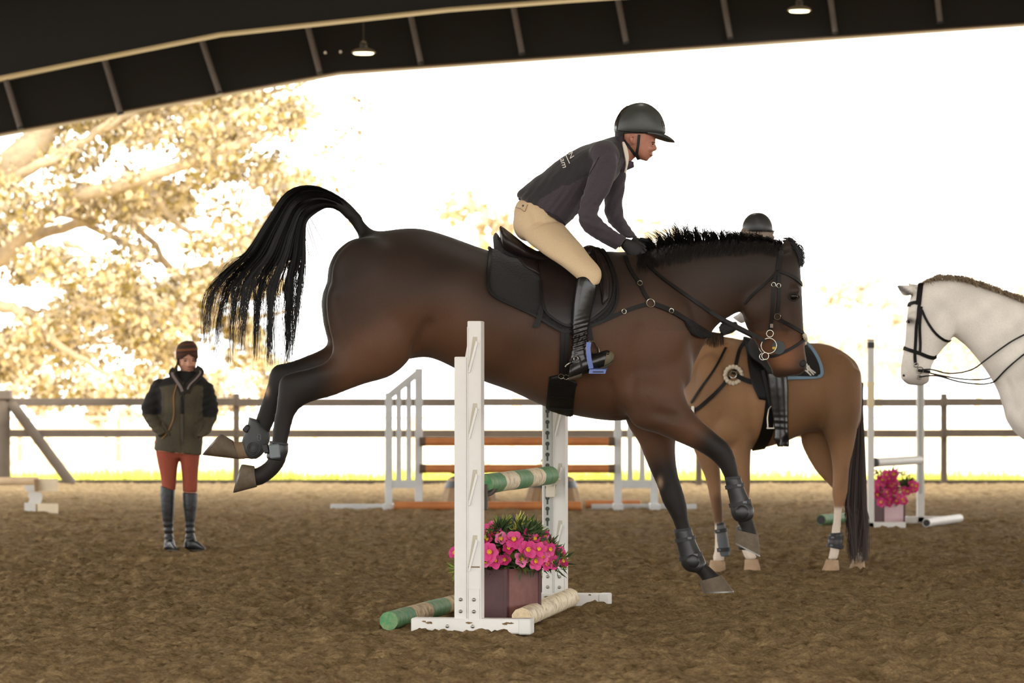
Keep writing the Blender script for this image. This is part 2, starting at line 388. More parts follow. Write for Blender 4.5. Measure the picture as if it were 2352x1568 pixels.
for px, py in ((800, 300), (830, 370), (780, 420), (820, 250), (760, 350), (800, 500)):
    p = TP(px, py, 2); blobs.append((p.x, p.y, p.z, .55, .12))
tree('oak_tree', 'huge sprawling oak with pale yellow leaves beyond the fence', (-17, D, 0), .8, limbs, blobs, 46000, .17, [(lf1, 5), (lf2, 2.6), (lf3, 3.4), (lf4, 2.4)], ('pale', (164, 146, 120)), 5)
# undergrowth and smaller trees in the bright distance
def simple_tree(label, px, d, h, r, seed, mats, n=1500, ls=.5, group='small pale trees in the bright distance'):
    X = (px-CX)*d/FPX; rn = random.Random(seed)
    bl = [(X+rn.gauss(0, r*.45), d+rn.gauss(0, r*.4), h*(.45+.5*rn.random()), r*rn.uniform(.3, .55), 1) for _ in range(12)]
    lm = [([(X, d, -.1), (X+.2, d, h*.3), (X-.1, d, h*.6), (X+.1, d, h*.9)], .14*h/6, .04)]
    for _ in range(4):
        a = rn.uniform(-1, 1); lm.append(([(X, d, h*.35), (X+a*r*.4, d+rn.uniform(-.5, .5), h*.6), (X+a*r*.8, d, h*.8)], .06*h/6, .02))
    tree('small_tree', label, (X, d, 0), .2, lm, bl, n, ls, mats, ('far', (232, 214, 186)), seed, group)
pl1 = M('far_leaf_cream', (186, 172, 146), .8, trans=.4); pl2 = M('far_leaf_tan', (176, 152, 108), .8, trans=.4); pl3 = M('far_leaf_white', (206, 198, 182), .8, trans=.4)  # leaf tones paled to paint in the distance haze
fm = [(pl1, 2), (pl2, 1.2), (pl3, 2)]
FT = [(1180, 12.2, 3.4), (1070, 9.5, 2.6), (1450, 10.6, 3.2), (1335, 7.8, 2.6), (1545, 8.2, 2.8)]
for i, (px, h, r) in enumerate(FT):
    d = 150+i*13; k = d/170; simple_tree('haze-pale tree far off behind the jumping rider', px, d, h*k, r*k*.9, 30+i, fm, 1100, .5)
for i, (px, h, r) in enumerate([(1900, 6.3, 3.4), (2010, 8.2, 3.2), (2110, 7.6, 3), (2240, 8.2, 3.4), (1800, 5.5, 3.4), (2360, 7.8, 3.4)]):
    d = 152+i*13; k = d/175; simple_tree('faint pale tree on the skyline behind the grey horse', px, d, h*k, r*k*.9, 50+i, [(M('far_leaf_haze', (232, 226, 214), .8, trans=.4), 3), (pl3, 1.6), (pl1, .5)], 900, .55)  # leaves lightened further, haze put into their colour
for i in range(6):
    px = -40+i*135
    simple_tree('pale leafy shrub under the big oak', px, 97+(i % 2)*4, random.uniform(2.2, 3.4), .95, 80+i, [(lf3, 3), (lf1, 2), (lf4, .8)], 900, .2, 'shrubs under the oak')
# ---------------------------------------------------------------- jumps
white = M('white_paint', (218, 216, 212), .5, noise=(6, .06), bump=(40, .08, .003))
chip = M('chipped_wood', (120, 98, 70), .9); bolt = M('bolt_steel', (150, 148, 142), .35, metal=.8); track_grey = M('track_metal', (168, 170, 164), .45, metal=.25); hole = M('track_hole', (70, 72, 68), .8)  # cup tracks in plain grey metal
green = M('green_paint', (58, 132, 84), .6, c2=(132, 150, 104), noise=(22, .8), bias=.05, bump=(40, .3, .004))
birch = M('birch_bare', (236, 222, 192), .7, c2=(140, 112, 80), noise=(26, 1.0), bias=.10, bump=(50, .5, .004))
JA = math.radians(-10.1)      # rails run 10 degrees off the view axis
U3 = Vector((math.sin(-JA), math.cos(-JA), 0)); V3 = Vector((math.cos(-JA), -math.sin(-JA), 0))
def standard(label, loc, track):
    """white post on a cross foot; local x along the foot, y along the rail"""
    t = thing('jump_standard', label, 'jump standard', loc, JA, group='white posts of the near jump')
    H = 1.57
    MB().box((-.034, 0, .72), (.066, .085, 1.34), bev=.004).build('post', white, t, False, True)
    # taller column with a sloped shoulder where the shorter one ends
    MB().box((.036, 0, .81), (.070, .095, 1.52), bev=.004).build('column', white, t, False, True)
    m = MB(); m.add([(-.012, -.043, 1.385), (.003, -.043, 1.385), (.003, -.043, 1.47), (-.012, .043, 1.385), (.003, .043, 1.385), (.003, .043, 1.47)], [(0, 1, 2), (3, 5, 4), (0, 3, 4, 1), (1, 4, 5, 2), (2, 5, 3, 0)])
    m.build('shoulder', white, t, False, True)
    # raised diagonal slats over plates tinted for slot shade on the taller column
    for k, z in enumerate((1.49, 1.155, .82, .49)):
        m = MB(); q = [(.008, z-.15), (.014, z-.165), (.052, z-.02), (.052, z), (.030, z)]; k5 = len(q)
        m.add([(x, -.0475, zz) for x, zz in q]+[(x, -.0490, zz) for x, zz in q], [tuple(range(k5)), tuple(range(2*k5-1, k5-1, -1))]+[(i, k5+i, k5+(i+1) % k5, (i+1) % k5) for i in range(k5)])
        o = m.build('slot', M('slot_shade', (186, 180, 164), .7), t, False, True)
        m = MB(); yb, yf = -.0485, -.060
        q = [(.006, z-.18), (.016, z-.18), (.056, z-.03), (.046, z-.02)]
        m.add([(x, yb, zz) for x, zz in q]+[(x, yf, zz) for x, zz in q], [(0, 1, 2, 3), (7, 6, 5, 4), (0, 4, 5, 1), (1, 5, 6, 2), (2, 6, 7, 3), (3, 7, 4, 0)])
        m.build('slat', white, o, False, True)
    for xx in (.003, .069):
        MB().box((xx, -.049, .80), (.005, .006, 1.48)).build('edge_strip', white, t, False, True)
    MB().box((.036, -.049, .33), (.058, .006, .006)).build('joint', chip, t, False, True)
    MB().box((.036, -.0505, .14), (.058, .005, .16), bev=.002).build('foot_plate', white, t, False, True)
    for xx in (-.034, .036):
        for z in (.105, .165):
            MB().lathe((xx, -.056 if xx > 0 else -.045, z), [(.0095, -.004), (.0095, .002), (.005, .006)], 12, Vector((0, -1, 0))).build('bolt', bolt, t, True, True)
    if track:
        o = MB().box((-.034, -.046, .84), (.044, .006, 1.1), bev=.002).build('cup_track', track_grey, t, False, True)
        z = 1.37
        while z > .32:
            m = MB(); m.lathe((-.034, -.0495, z), [(.0125, -.002), (.0125, .002)], 12, Vector((0, -1, 0))); m.box((-.034, -.0495, z-.022), (.010, .004, .03)); m.build('keyhole', hole, o, False, True)
            z -= .0625
    # foot
    f = MB().box((.012, 0, .032), (.60, .11, .075), bev=.006).build('foot', white, t, False, True)
    MB().box((.295, -.002, .031), (.062, .118, .08), bev=.006).build('end_cap', M('zinc_white', (214, 214, 210), .45), f, False, True)
    for xx in (-.10, .03):
        MB().lathe((xx, -.056, .03), [(.0095, -.003), (.0095, .003), (.005, .006)], 12, Vector((0, -1, 0))).build('bolt', bolt, f, True, True)
    rr = random.Random(4 if track else 3)
    for k in range(7):
        x = rr.choice((-.25, -.2, -.02, .02, .2, .22, .24))+rr.uniform(-.02, .02); 
        m = MB(); n = 7; zz = rr.uniform(.045, .062); ww = rr.uniform(.008, .022)
        ring = [(x+ww*math.cos(a)*rr.uniform(.5, 1.2), -.0562, zz+.006*math.sin(a)*rr.uniform(.4, 1.3)) for a in np.linspace(0, 5.5, n)]
        m.add(ring, [tuple(range(n))]); m.build('paint_chip', chip, f, False, True)
    return t
dF, dR = 17.62, 20.15
pF, pR = Vector(((1077-CX)*dF/FPX, dF, 0)), Vector(((1274-CX)*dR/FPX, dR, 0))
sF = standard('white jump standard with bolted foot beside the planter, nearer end of the green striped pole', pF, False)
sR = standard('white jump standard with keyhole metal track standing under the jumping horse', pR, True)
def ring_pole(m, a, b, r0, r1, s0, s1, n=20, seed=0, k=6):
    rn = random.Random(seed); a, b = Vector(a), Vector(b); t = (b-a).normalized(); up = Vector((0, 0, 1)); sd = t.cross(up).normalized(); up = sd.cross(t); rings = []
    for i in range(k+1):
        f = s0+(s1-s0)*i/k; rr = r0+(r1-r0)*f; c = a+(b-a)*f
        rings.append([c+(sd*math.cos(2*math.pi*j/n)+up*math.sin(2*math.pi*j/n))*rr*(1+.02*math.sin(3*j+7*f)) for j in range(n)])
    return m.rings(rings)
def striped_pole(name, label, a, b, r, stripes, group=None, gm=green, wm=birch, first_green=True, n=5):
    mid = (Vector(a)+Vector(b))/2
    t = thing(name, label, 'jump pole', mid, group=group)
    for i in range(stripes):
        ring_pole(MB(), a, b, r*(1 if i % 2 == 0 else .985), r*(1 if i % 2 == 0 else .985), i/stripes, (i+1)/stripes).build('stripe', gm if (i % 2 == 0) == first_green else wm, t)
    return t
# hanging pole between the standards
ra, rb_ = W(1108, 1112, 17.80), W(1263, 1091, 19.98)
striped_pole('jump_pole', 'green and cream striped birch pole hanging in the jump cups', ra, rb_, .052, 5)
def cup(label, at, mat, d=1):
    t = thing('jump_cup', label, 'jump cup', at, JA, group='jump cups')
    m = MB(); m.rings([[Vector((.07*math.sin(a)*k, y, -.07*math.cos(a)*k+.01)) for a in np.linspace(-1.1, 1.1, 9)]+[Vector((.062*math.sin(a)*k, y, -.062*math.cos(a)*k+.012)) for a in np.linspace(1.1, -1.1, 9)] for y, k in ((0, 1), (.07*d, 1))])
    m.build('cradle', mat, t, True, True)
    MB().box((0, -.012*d, -.06), (.05, .022, .13), bev=.003).build('bracket', mat, t, False, True)
    MB().tube([(0, -.04*d, -.04), (0, .0*d, -.04)], .007, 8).build('pin', bolt, t, True, True)
cup('dark metal cup hidden behind the nearer jump standard', W(1110, 1114, 17.73), M('cup_dark', (78, 72, 62), .6), 1)
cup('cream plastic cup on the keyhole track under the striped pole', W(1264, 1092, 20.05), M('cup_cream', (214, 206, 186), .5), -1)
# poles on the sand
g0 = Vector(((893-CX)*17.75/FPX, 17.75, .047)); striped_pole('ground_pole', 'green and cream striped pole lying on the sand before the jump', g0, g0+U3*2.35, .048, 5, first_green=True, gm=green, wm=M('birch_dirty', (216, 194, 156), .8, c2=(120, 96, 68), noise=(18, .9), bias=.05, bump=(40, .4, .004)))
h0 = Vector(((1198-CX)*17.95/FPX, 17.95, .05)); h1 = Vector(((1309-CX)*20.0/FPX, 20.0, .05))
t = thing('ground_pole', 'bare birch pole lying on the sand behind the planter', 'jump pole', (h0+h1)/2)
ring_pole(MB(), h0, h1, .052, .054, 0, 1, k=12).build('log', birch, t)
for f in (.0, 1.0):
    c = h0+(h1-h0)*f; MB().lathe(c-U3*(.002 if f == 0 else -.002), [(.046, -.003), (.05, .0)], 18, -U3 if f == 0 else U3).build('cut_end', M('cut_wood', (216, 196, 160), .8, noise=(60, .2)), t)
# planter and flowers
def petal_mesh(L=.052, wd=.048):
    m = MB(); rows = 4; vs = []
    for i in range(rows+1):
        f = i/rows; wv = wd*.5*(.22, .62, .95, 1.0, .55)[i]; z = .02*math.sin(f*1.9)-.004*f
        for j in (-1, 0, 1): vs.append((L*f+(.004 if j == 0 and i == rows else 0), j*wv, z+(.006*abs(j))))
    fs = [(3*i+j, 3*i+j+1, 3*i+j+4, 3*i+j+3) for i in range(rows) for j in range(2)]
    m.add(vs, fs); return m
PET = petal_mesh()
pinks = [M('petal_pink', (226, 74, 146), .5, trans=.25, noise=(30, .2)), M('petal_deep', (196, 44, 112), .5, trans=.25, noise=(30, .2)), M('petal_light', (240, 120, 176), .5, trans=.25, noise=(30, .2))]
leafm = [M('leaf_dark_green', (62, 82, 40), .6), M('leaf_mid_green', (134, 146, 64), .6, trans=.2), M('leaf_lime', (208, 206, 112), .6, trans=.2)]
def planter(label, corner, yaw, lw, hh, mats, d0=None):
    t = thing('planter_box', label, 'planter', corner, yaw)
    L_, w_ = lw; th = .014
    for nm, c, dim in (('side_panel', (0, L_/2, hh/2), (th, L_, hh)), ('end_panel', (-w_/2, 0, hh/2), (w_, th, hh)), ('side_panel', (-w_, L_/2, hh/2), (th, L_, hh)), ('end_panel', (-w_/2, L_, hh/2), (w_, th, hh)), ('bottom_panel', (-w_/2, L_/2, .02), (w_, L_, .02))):
        MB().box(c, dim, bev=.003).build(nm, mats[1] if nm == 'side_panel' else mats[0], t, False, True)
    for (x, y) in ((0, 0), (-w_, 0), (0, L_), (-w_, L_)):
        MB().box((x, y, hh/2), (.024, .024, hh+.004), bev=.003).build('corner_post', mats[0], t, False, True)
    MB().box((-w_/2, L_/2, hh-.02), (w_-.01, L_-.01, .01)).build('soil', M('potting_moss', (92, 74, 48), .95, bump=(80, .8, .02)), t, False, True)
    return t
mar = M('maroon_shaded', (72, 34, 36), .55, noise=(10, .2)); mar2 = M('maroon_lit', (132, 90, 84), .6, c2=(104, 60, 58), noise=(7, .6))  # one maroon: darker tone for shaded faces, lighter mottled tone for lit faces
pc = W(1163, 1433, 18.25); pc.z = .0
PL = planter('maroon wooden planter box standing between the white jump standards', pc, math.radians(-39), (.27, .25), .29, (mar, mar2))
def blossom(parent, at, nrm, sc, mat, npet=6, seed=0, parts=True):
    rn = random.Random(seed); Q = Vector(nrm).to_track_quat('Z', 'Y')
    ctr = MB().ell((0, 0, .012*sc), (.009*sc, .009*sc, .008*sc), nu=8, nv=5)
    for k in range(9):
        a = k*.7; ctr.tube([(0, 0, .01*sc), (.012*sc*math.cos(a), .012*sc*math.sin(a), .03*sc)], [.0015*sc, .003*sc], 4)
    def place(o):
        o.location = Vector(at)-root_loc(parent); o.rotation_mode = 'QUATERNION'; o.rotation_quaternion = Q
    o = link('bloom', ctr.mesh('bloom'), M('stamen_yellow', (238, 196, 60), .5), parent, True, True); place(o)
    if parts:
        for k in range(npet):
            me = PET.mesh('petal'); a = k*2*math.pi/npet+rn.uniform(-.15, .15)
            me.transform(Matrix.Rotation(a, 4, 'Z') @ Matrix.Rotation(rn.uniform(-.5, .1), 4, 'Y') @ Matrix.Scale(sc*rn.uniform(.9, 1.1), 4))
            link('petal', me, mat, o, True, True)
    else:
        m = MB()
        for k in range(npet):
            a = k*2*math.pi/npet; R = (Matrix.Rotation(a, 3, 'Z') @ Matrix.Rotation(rn.uniform(-.5, .1), 3, 'Y'))*sc
            m.add([R @ Vector(v) for v in PET.v], PET.f)
        link('petals', m.mesh('petals'), mat, o, True, True)
def leafclump(m, c, n, r, L, rn, up=.5):
    c = Vector(c)
    for _ in range(n):
        dvec = Vector((rn.gauss(0, 1), rn.gauss(0, 1), rn.gauss(up, .8))).normalized(); b = c+dvec*r*rn.random()*.5; l = L*rn.uniform(.6, 1.3); sd = dvec.cross(Vector((rn.random(), rn.random(), rn.random()))).normalized()*l*.11; nn = dvec.cross(sd).normalized()*l*.06
        m.add([b, b+dvec*l*.5+sd+nn, b+dvec*l-nn, b+dvec*l*.5-sd+nn], [(0, 1, 2), (0, 2, 3)])
FB = W(1172, 1250, 18.42)
fl = thing('flower_arrangement', 'pink artificial flowers filling the maroon planter in the near jump', 'flowers', (FB.x, FB.y, .28))
rn = random.Random(21); fms = [MB(), MB(), MB()]
def FP(px, py, dd=0): return W(px, py, 18.42+dd)
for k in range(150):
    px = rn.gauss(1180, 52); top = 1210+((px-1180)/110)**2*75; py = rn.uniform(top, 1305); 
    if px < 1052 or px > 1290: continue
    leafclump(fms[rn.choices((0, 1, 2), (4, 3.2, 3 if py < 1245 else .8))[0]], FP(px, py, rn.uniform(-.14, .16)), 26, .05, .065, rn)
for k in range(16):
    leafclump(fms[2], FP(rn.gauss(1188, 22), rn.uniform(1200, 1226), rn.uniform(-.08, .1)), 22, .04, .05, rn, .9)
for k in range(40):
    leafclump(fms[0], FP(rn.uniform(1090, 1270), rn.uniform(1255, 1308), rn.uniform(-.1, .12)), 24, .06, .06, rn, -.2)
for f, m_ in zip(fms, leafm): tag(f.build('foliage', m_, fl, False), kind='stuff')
BL = [(1180, 1242, -.16, 1.05, 0), (1208, 1262, -.17, 1.1, 0), (1214, 1228, -.1, 1.0, 1), (1127, 1268, -.17, 1.1, 0), (1160, 1222, -.05, .8, 1), (1125, 1222, -.05, .9, 0), (1135, 1210, .05, .7, 2), (1240, 1250, -.1, .8, 1), (1260, 1262, -.1, .9, 0), (1272, 1280, -.05, .9, 1), (1160, 1286, -.15, .8, 1), (1228, 1290, -.15, .85, 0), (1243, 1280, -.12, .9, 2), (1253, 1296, -.12, .85, 0), (1288, 1290, -.02, .8, 1), (1185, 1212, .05, .6, 0), (1250, 1232, .05, .7, 1), (1205, 1215, .1, .7, 0), (1270, 1268, .1, .9, 0), (1048, 1270, -.02, .8, 0), (1085, 1240, .08, .9, 0), (1080, 1285, .05, .9, 1), (1100, 1255, -.1, .9, 0), (1150, 1240, -.14, .9, 2), (1140, 1290, -.15, .9, 0), (1195, 1284, -.16, .85, 2), (1266, 1292, -.1, .9, 0), (1236, 1264, -.16, .85, 0), (1120, 1240, -.12, .85, 1), (1145, 1226, -.1, .7, 0), (1226, 1240, -.12, .8, 0), (1258, 1246, -.05, .8, 2), (1282, 1270, -.02, .8, 0), (1118, 1294, -.14, .8, 2), (1170, 1262, -.17, .8, 1)]
for i, (px, py, dd, sc, mi) in enumerate(BL):
    nx = (px-1175)/110; blossom(fl, FP(px, py, dd), (nx*.8+rn.uniform(-.25, .25), -1, .35+rn.uniform(-.3, .4)), sc*.92, pinks[mi], rn.choice((5, 6)), i)
for i in range(10):
    c = FP(rn.uniform(1115, 1275), rn.uniform(1205, 1270), -.12); MB().ell(c, (.008, .008, .014)).build('bud', M('bud_red', (190, 40, 50), .5), fl)
for i in range(8):
    c = FP(rn.uniform(1060, 1290), rn.uniform(1200, 1270), -.1); a = Vector((rn.uniform(-.6, .9), -.2, .7)).normalized(); m = MB()
    for k in range(7): m.ell(c+a*k*.008, (.005, .005, .005), nu=6, nv=4)
    m.build('lavender_sprig', M('lavender', (74, 72, 92), .8), fl)

# ---- far jump: two wing standards, rails, barrels
fj = 41.2
greyp = M('pale_grey_paint', (206, 210, 212), .6, noise=(5, .12))
def wing(label, pts, d, flip=1):
    """pts: outer post x, inner post x, top rows, bottom row"""
    xo, xi, yo, yi, yb, ym, bars = pts
    a = W(xo, yb, d)
    t = thing('wing_standard', label, 'jump standard', ((W(xo, yb, d)+W(xi, yb, d))/2*1.0).to_tuple()[:2]+(0,), group='pale wing standards of the far jump')
    for x, yt, wd in ((xo, yo, .085), (xi, yi, .09)):
        p, q = W(x, yb, d), W(x, yt, d); MB().box(((p.x+q.x)/2, d, (q.z)/2), (wd, .09, q.z), bev=.006).build('post', greyp, t, False)
    A, B = W(xo, yo+8, d), W(xi, yi+8, d)
    m = MB(); m.tube([A, B], .052, 4); m.build('top_rail', greyp, t, False)
    A, B = W(xo, ym, d), W(xi, ym, d); MB().box(((A+B)/2), (abs(B.x-A.x), .05, .09), bev=.004).build('lower_rail', greyp, t, False)
    for i in range(bars):
        f = (i+1)/(bars+1); x = xo+(xi-xo)*f; yt = yo+(yi-yo)*f+12; p, q = W(x, ym, d), W(x, yt, d)
        MB().box(((p+q)/2), (.062, .03, q.z-p.z), bev=.004).build('slat', greyp, t, False)
    for x in (xo, xi):
        p = W(x, yb, d); MB().box((p.x, d, .035), (.12, .62, .07), bev=.006).build('foot', greyp, t, False)
    MB().box((W((xo+xi)/2, yb, d).x-(.25*flip), d+.18, .03), (1.25, .08, .06), bev=.006).build('base_board', greyp, t, False)
wing('pale grey wing standard with slanted top seen under the hindquarters of the jumping horse', (893, 962, 902, 846, 1172, 1112, 2), fj, 1)
wing('pale grey wing standard beside the landing foreleg, at the far end of the orange poles', (1503, 1419, 900, 850, 1172, 1112, 2), fj, -.4)
orange = M('orange_pole_paint', (206, 134, 74), .55, c2=(176, 106, 58), noise=(4, .6)); endc = M('pole_end_dark', (96, 80, 62), .8)
for lab, py, r, x0, x1, dd in (('orange pole hanging highest in the far jump', 1014, .05, 966, 1410, -.12), ('orange pole hanging lower in the far jump above the barrels', 1076, .05, 966, 1410, -.12)):
    a, b = W(x0, py, fj+dd), W(x1, py, fj+dd); t = thing('jump_pole', lab, 'jump pole', (a+b)/2)
    MB().tube([a+(b-a)*k/8 for k in range(9)], r, 16).build('log', orange, t)
    for p, q in ((a, -1), (b, 1)): MB().tube([p-Vector((.06 if q > 0 else -.06, 0, 0)), p+Vector((.012*q, 0, 0))], r+.003, 16).build('end_band', endc, t)
for lab, x0, x1, y_, d in (('long orange pole lying on the sand before the far jump', 905, 1335, 0, fj-.35), ('short orange pole lying beside the end of the long one', 1345, 1470, 0, fj+.3)):
    a, b = W(x0, 1168, d), W(x1, 1168, d); a.z = b.z = .052
    t = thing('ground_pole', lab, 'jump pole', (a+b)/2); MB().tube([a+(b-a)*k/8 for k in range(9)], .052, 16).build('log', orange, t); MB().tube([b, b+Vector((.012, 0, 0))], .05, 16).build('cut_end', M('cut_wood_pale', (205, 178, 140), .8), t)
def barrel(label, px, d):
    X = (px-CX)*d/FPX; t = thing('barrel', label, 'barrel', (X, d, 0), group='wooden barrels in the far jump')
    st = [M('stave_wood', (176, 150, 118), .8, noise=(7, .3)), M('stave_wood_b', (150, 124, 94), .8, noise=(7, .3))]
    prof = [(.345, 0), (.33, .1), (.30, .22), (.265, .32), (.25, .36)]
    n = 18
    for k in range(n):
        a0, a1 = 2*math.pi*(k+.04)/n, 2*math.pi*(k+.96)/n; m = MB()
        vs = []
        for r, z in prof:
            for a, rr in ((a0, r), (a1, r), (a1, r-.025), (a0, r-.025)): vs.append((rr*math.cos(a), rr*math.sin(a), z))
        fs = []
        for i in range(len(prof)-1):
            for j in range(4): fs.append((4*i+j, 4*i+(j+1) % 4, 4*i+4+(j+1) % 4, 4*i+4+j))
        e = 4*(len(prof)-1); fs += [(3, 2, 1, 0), (e, e+1, e+2, e+3)]
        m.add(vs, fs).build('stave', st[k % 2], t, False, True)
    hoop = M('hoop_iron', (78, 80, 84), .5, metal=.5)
    for z0, z1, r0, r1 in ((.005, .075, .352, .340), (.25, .33, .298, .27)):
        MB().lathe((0, 0, 0), [(r0-.02, z0), (r0, z0), (r1, z1), (r1-.02, z1)], 32).build('hoop', hoop, t, True, True)
    MB().lathe((0, 0, 0), [(.24, .34), (.235, .37), (.18, .39), (.02, .4)], 28).build('head', M('barrel_head', (74, 66, 58), .8), t, True, True)
    m = MB(); rr = random.Random(px)
    for k in range(70):
        x, y = rr.gauss(0, .08), rr.gauss(0, .08); leafclump(m, (x, y, .40+rr.random()*.16), 5, .05, .08, rr)
    tag(m.build('dead_plant', M('dead_plant', (58, 52, 44), .9), t, False, True), kind='stuff')
barrel('wooden barrel half hidden by the near white jump standard', 1078, fj+.55); barrel('wooden barrel standing under the orange poles, clear of the planter flowers', 1270, fj+.55)

# ---- right jump
def plain_standard(label, px, pyt, pyb, d, wd, group=None, band=True):
    b = W(px, pyb, d); tz = W(px, pyt, d).z; t = thing('jump_standard', label, 'jump standard', (b.x, d, 0))
    MB().box((b.x, d, tz/2), (wd, .10, tz), bev=.006).build('post', white, t, False)
    if band:
        MB().box((b.x, d, tz-.045), (wd+.004, .104, .06), bev=.003).build('top_band', M('band_dark', (58, 60, 60), .6), t, False)
        MB().box((b.x, d, tz+.004), (wd+.002, .102, .016)).build('cap', M('band_tan', (190, 176, 150), .6), t, False)
        MB().box((b.x, d, tz-.53), (wd+.003, .103, .25)).build('cream_band', M('band_cream', (232, 216, 176), .6), t, False)
    return t, b
sA, bA = plain_standard('white jump post with dark band near its top behind the bay tail', 2000, 782, 1214, 34.2, .058)
MB().box((bA.x+.08, 34.2, .03), (.52, .10, .06), bev=.006).build('foot', white, sA, False)
sB, bB = plain_standard('white jump post with metal track under the grey horse muzzle', 2114, 785, 1200, 36.0, .072, band=False)
o = MB().box((bB.x-.006, 35.945, .95), (.03, .006, 1.3)).build('cup_track', track_grey, sB, False)
MB().box((bB.x+.02, 36.0, .03), (.66, .10, .07), bev=.006).build('foot', white, sB, False)
a, b = W(2008, 1062, 34.4), W(2112, 1056, 35.9)
t = thing('jump_pole', 'white pole hanging level above the small flower box', 'jump pole', (a+b)/2); MB().tube([a+(b-a)*k/6 for k in range(7)], .044, 14).build('log', white, t); MB().tube([a-(b-a)*.012, a+(b-a)*.02], .047, 14).build('end_band', M('band_dark', (58, 60, 60), .6), t)
p2 = W(2028, 1208, 34.9); p2.z = 0
planter('small maroon and lilac planter box beside the white posts', p2, math.radians(-50), (.30, .13), .27, (mar, M('lilac_paint', (206, 176, 182), .6, noise=(8, .1))))
FB2 = W(2045, 1130, 35.0)
f2_ = thing('flower_arrangement', 'pink artificial flowers in the small lilac planter behind the bay horse', 'flowers', (FB2.x, FB2.y, .27))
rn = random.Random(5); fms = [MB(), MB(), MB()]
for k in range(46):
    leafclump(fms[rn.choice((0, 0, 1, 2))], W(rn.gauss(2042, 16), rn.uniform(1088, 1150), 35.0+rn.uniform(-.1, .1)), 12, .06, .08, rn)
for k in range(10): leafclump(fms[0], W(rn.gauss(2086, 7), rn.uniform(1108, 1130), 35.1), 14, .06, .08, rn)
for f, m_ in zip(fms, leafm): tag(f.build('foliage', m_, f2_, False), kind='stuff')
for i in range(34):
    if i < 30: px, py = rn.gauss(2044, 15), rn.uniform(1086, 1160)
    else: px, py = rn.gauss(2093, 4), rn.uniform(1112, 1130)
    blossom(f2_, W(px, py, 34.88), (rn.uniform(-.6, .6), -1, rn.uniform(-.1, .6)), 1.0, pinks[i % 2], 5, i, parts=False)
a, b = W(2128, 1212, 34.6), W(2204, 1198, 36.2); a.z = b.z = .04
t = thing('ground_pole', 'short white pole lying on the sand beside the lilac planter', 'jump pole', (a+b)/2); MB().tube([a+(b-a)*k/6 for k in range(7)], .042, 14).build('pipe', white, t); MB().tube([a-(b-a)*.003, a+(b-a)*.002], .034, 14).build('open_end', M('cap_black', (28, 26, 26), .5), t)
a, b = W(1886, 1207, 35.3), W(1990, 1196, 36.6); a.z = b.z = .05
t = thing('ground_pole', 'green pole lying on the sand behind the bay hind legs', 'jump pole', (a+b)/2); MB().tube([a+(b-a)*k/6 for k in range(7)], .052, 14).build('log', green, t); MB().tube([a-(b-a)*.004, a+(b-a)*.01], .045, 14).build('end_face', M('cap_black', (0, 0, 0)), t)
# ---- block and pole at the left edge
cb = M('block_cream', (232, 218, 190), .7, noise=(5, .1)); d = 39.6
t = thing('jump_block', 'cream moulded pole block with scooped sides at the arena edge', 'jump block', (W(98, 1178, d).x, d, 0))
def quadpx(name, pts, y0, y1, mat):
    m = MB(); n = len(pts); m.add([W(px, py, y0) for px, py in pts]+[W(px, py, y1) for px, py in pts], [tuple(range(n)), tuple(range(2*n-1, n-1, -1))]+[(i, n+i, n+(i+1) % n, (i+1) % n) for i in range(n)])
    return m.build(name, mat, t, False)
quadpx('head', [(86, 1099), (133, 1099), (133, 1128), (86, 1128)], d, d+.22, cb)
quadpx('base', [(86, 1156), (134, 1156), (134, 1179), (86, 1179)], d, d+.22, cb)
quadpx('waist', [(66, 1128), (94, 1130), (98, 1140), (96, 1150), (92, 1158), (64, 1156), (68, 1146), (64, 1138)], d+.05, d+.2, white)
quadpx('side_wing', [(54, 1115), (86, 1113), (86, 1128), (60, 1128)], d+.03, d+.2, white); quadpx('side_wing', [(56, 1154), (82, 1156), (82, 1176), (56, 1172)], d+.03, d+.2, white)
quadpx('end_cheek', [(78, 1100), (88, 1100), (88, 1128), (80, 1128)], d-.05, d, M('block_brown', (150, 122, 92), .8))
blk2 = copy_tree(t); blk2.location.x += W(-260, 0, d).x-W(80, 0, d).x; blk2['label'] = 'cream moulded pole block carrying the other end of the cream pole'
a, b = W(-260, 1106, d+.1), W(88, 1104, d+.1)
t = thing('jump_pole', 'cream pole resting on the moulded block', 'jump pole', (a+b)/2); MB().tube([a+(b-a)*k/6 for k in range(7)], .046, 14).build('log', M('pole_tan', (222, 196, 160), .7, noise=(4, .15)), t)
# ---------------------------------------------------------------- animals: shared tools
def smooth01(a, b, x): 
    t = np.clip((x-a)/(b-a), 0, 1); return t*t*(3-2*t)
def segdist(P, segs):
    """distance in px from points to a polyline"""
    best = np.full(len(P), 1e9)
    for (ax, ay), (bx, by) in zip(segs[:-1], segs[1:]):
        a = np.array([ax, ay], float); b = np.array([bx, by], float); ab = b-a
        t = np.clip(((P-a) @ ab)/max(ab @ ab, 1e-9), 0, 1); best = np.minimum(best, np.linalg.norm(P-(a+t[:, None]*ab), axis=1))
    return best
def el(mb, px, py, d, rx, ry, rz, rot=0):
    c = W(px, py, d); k = d/FPX; return mb.ell(c, (rx*k, rz, ry*k), Matrix.Rotation(-math.radians(rot), 3, 'Y'), 20, 12)
def push(me, c, r, amt, axis=None):
    co = vco(me); n = vnrm(me); dd = np.linalg.norm(co-np.array(c), axis=1); f = np.exp(-(dd/r)**2)[:, None]
    set_vco(me, co+(n if axis is None else np.array(axis))*f*amt)
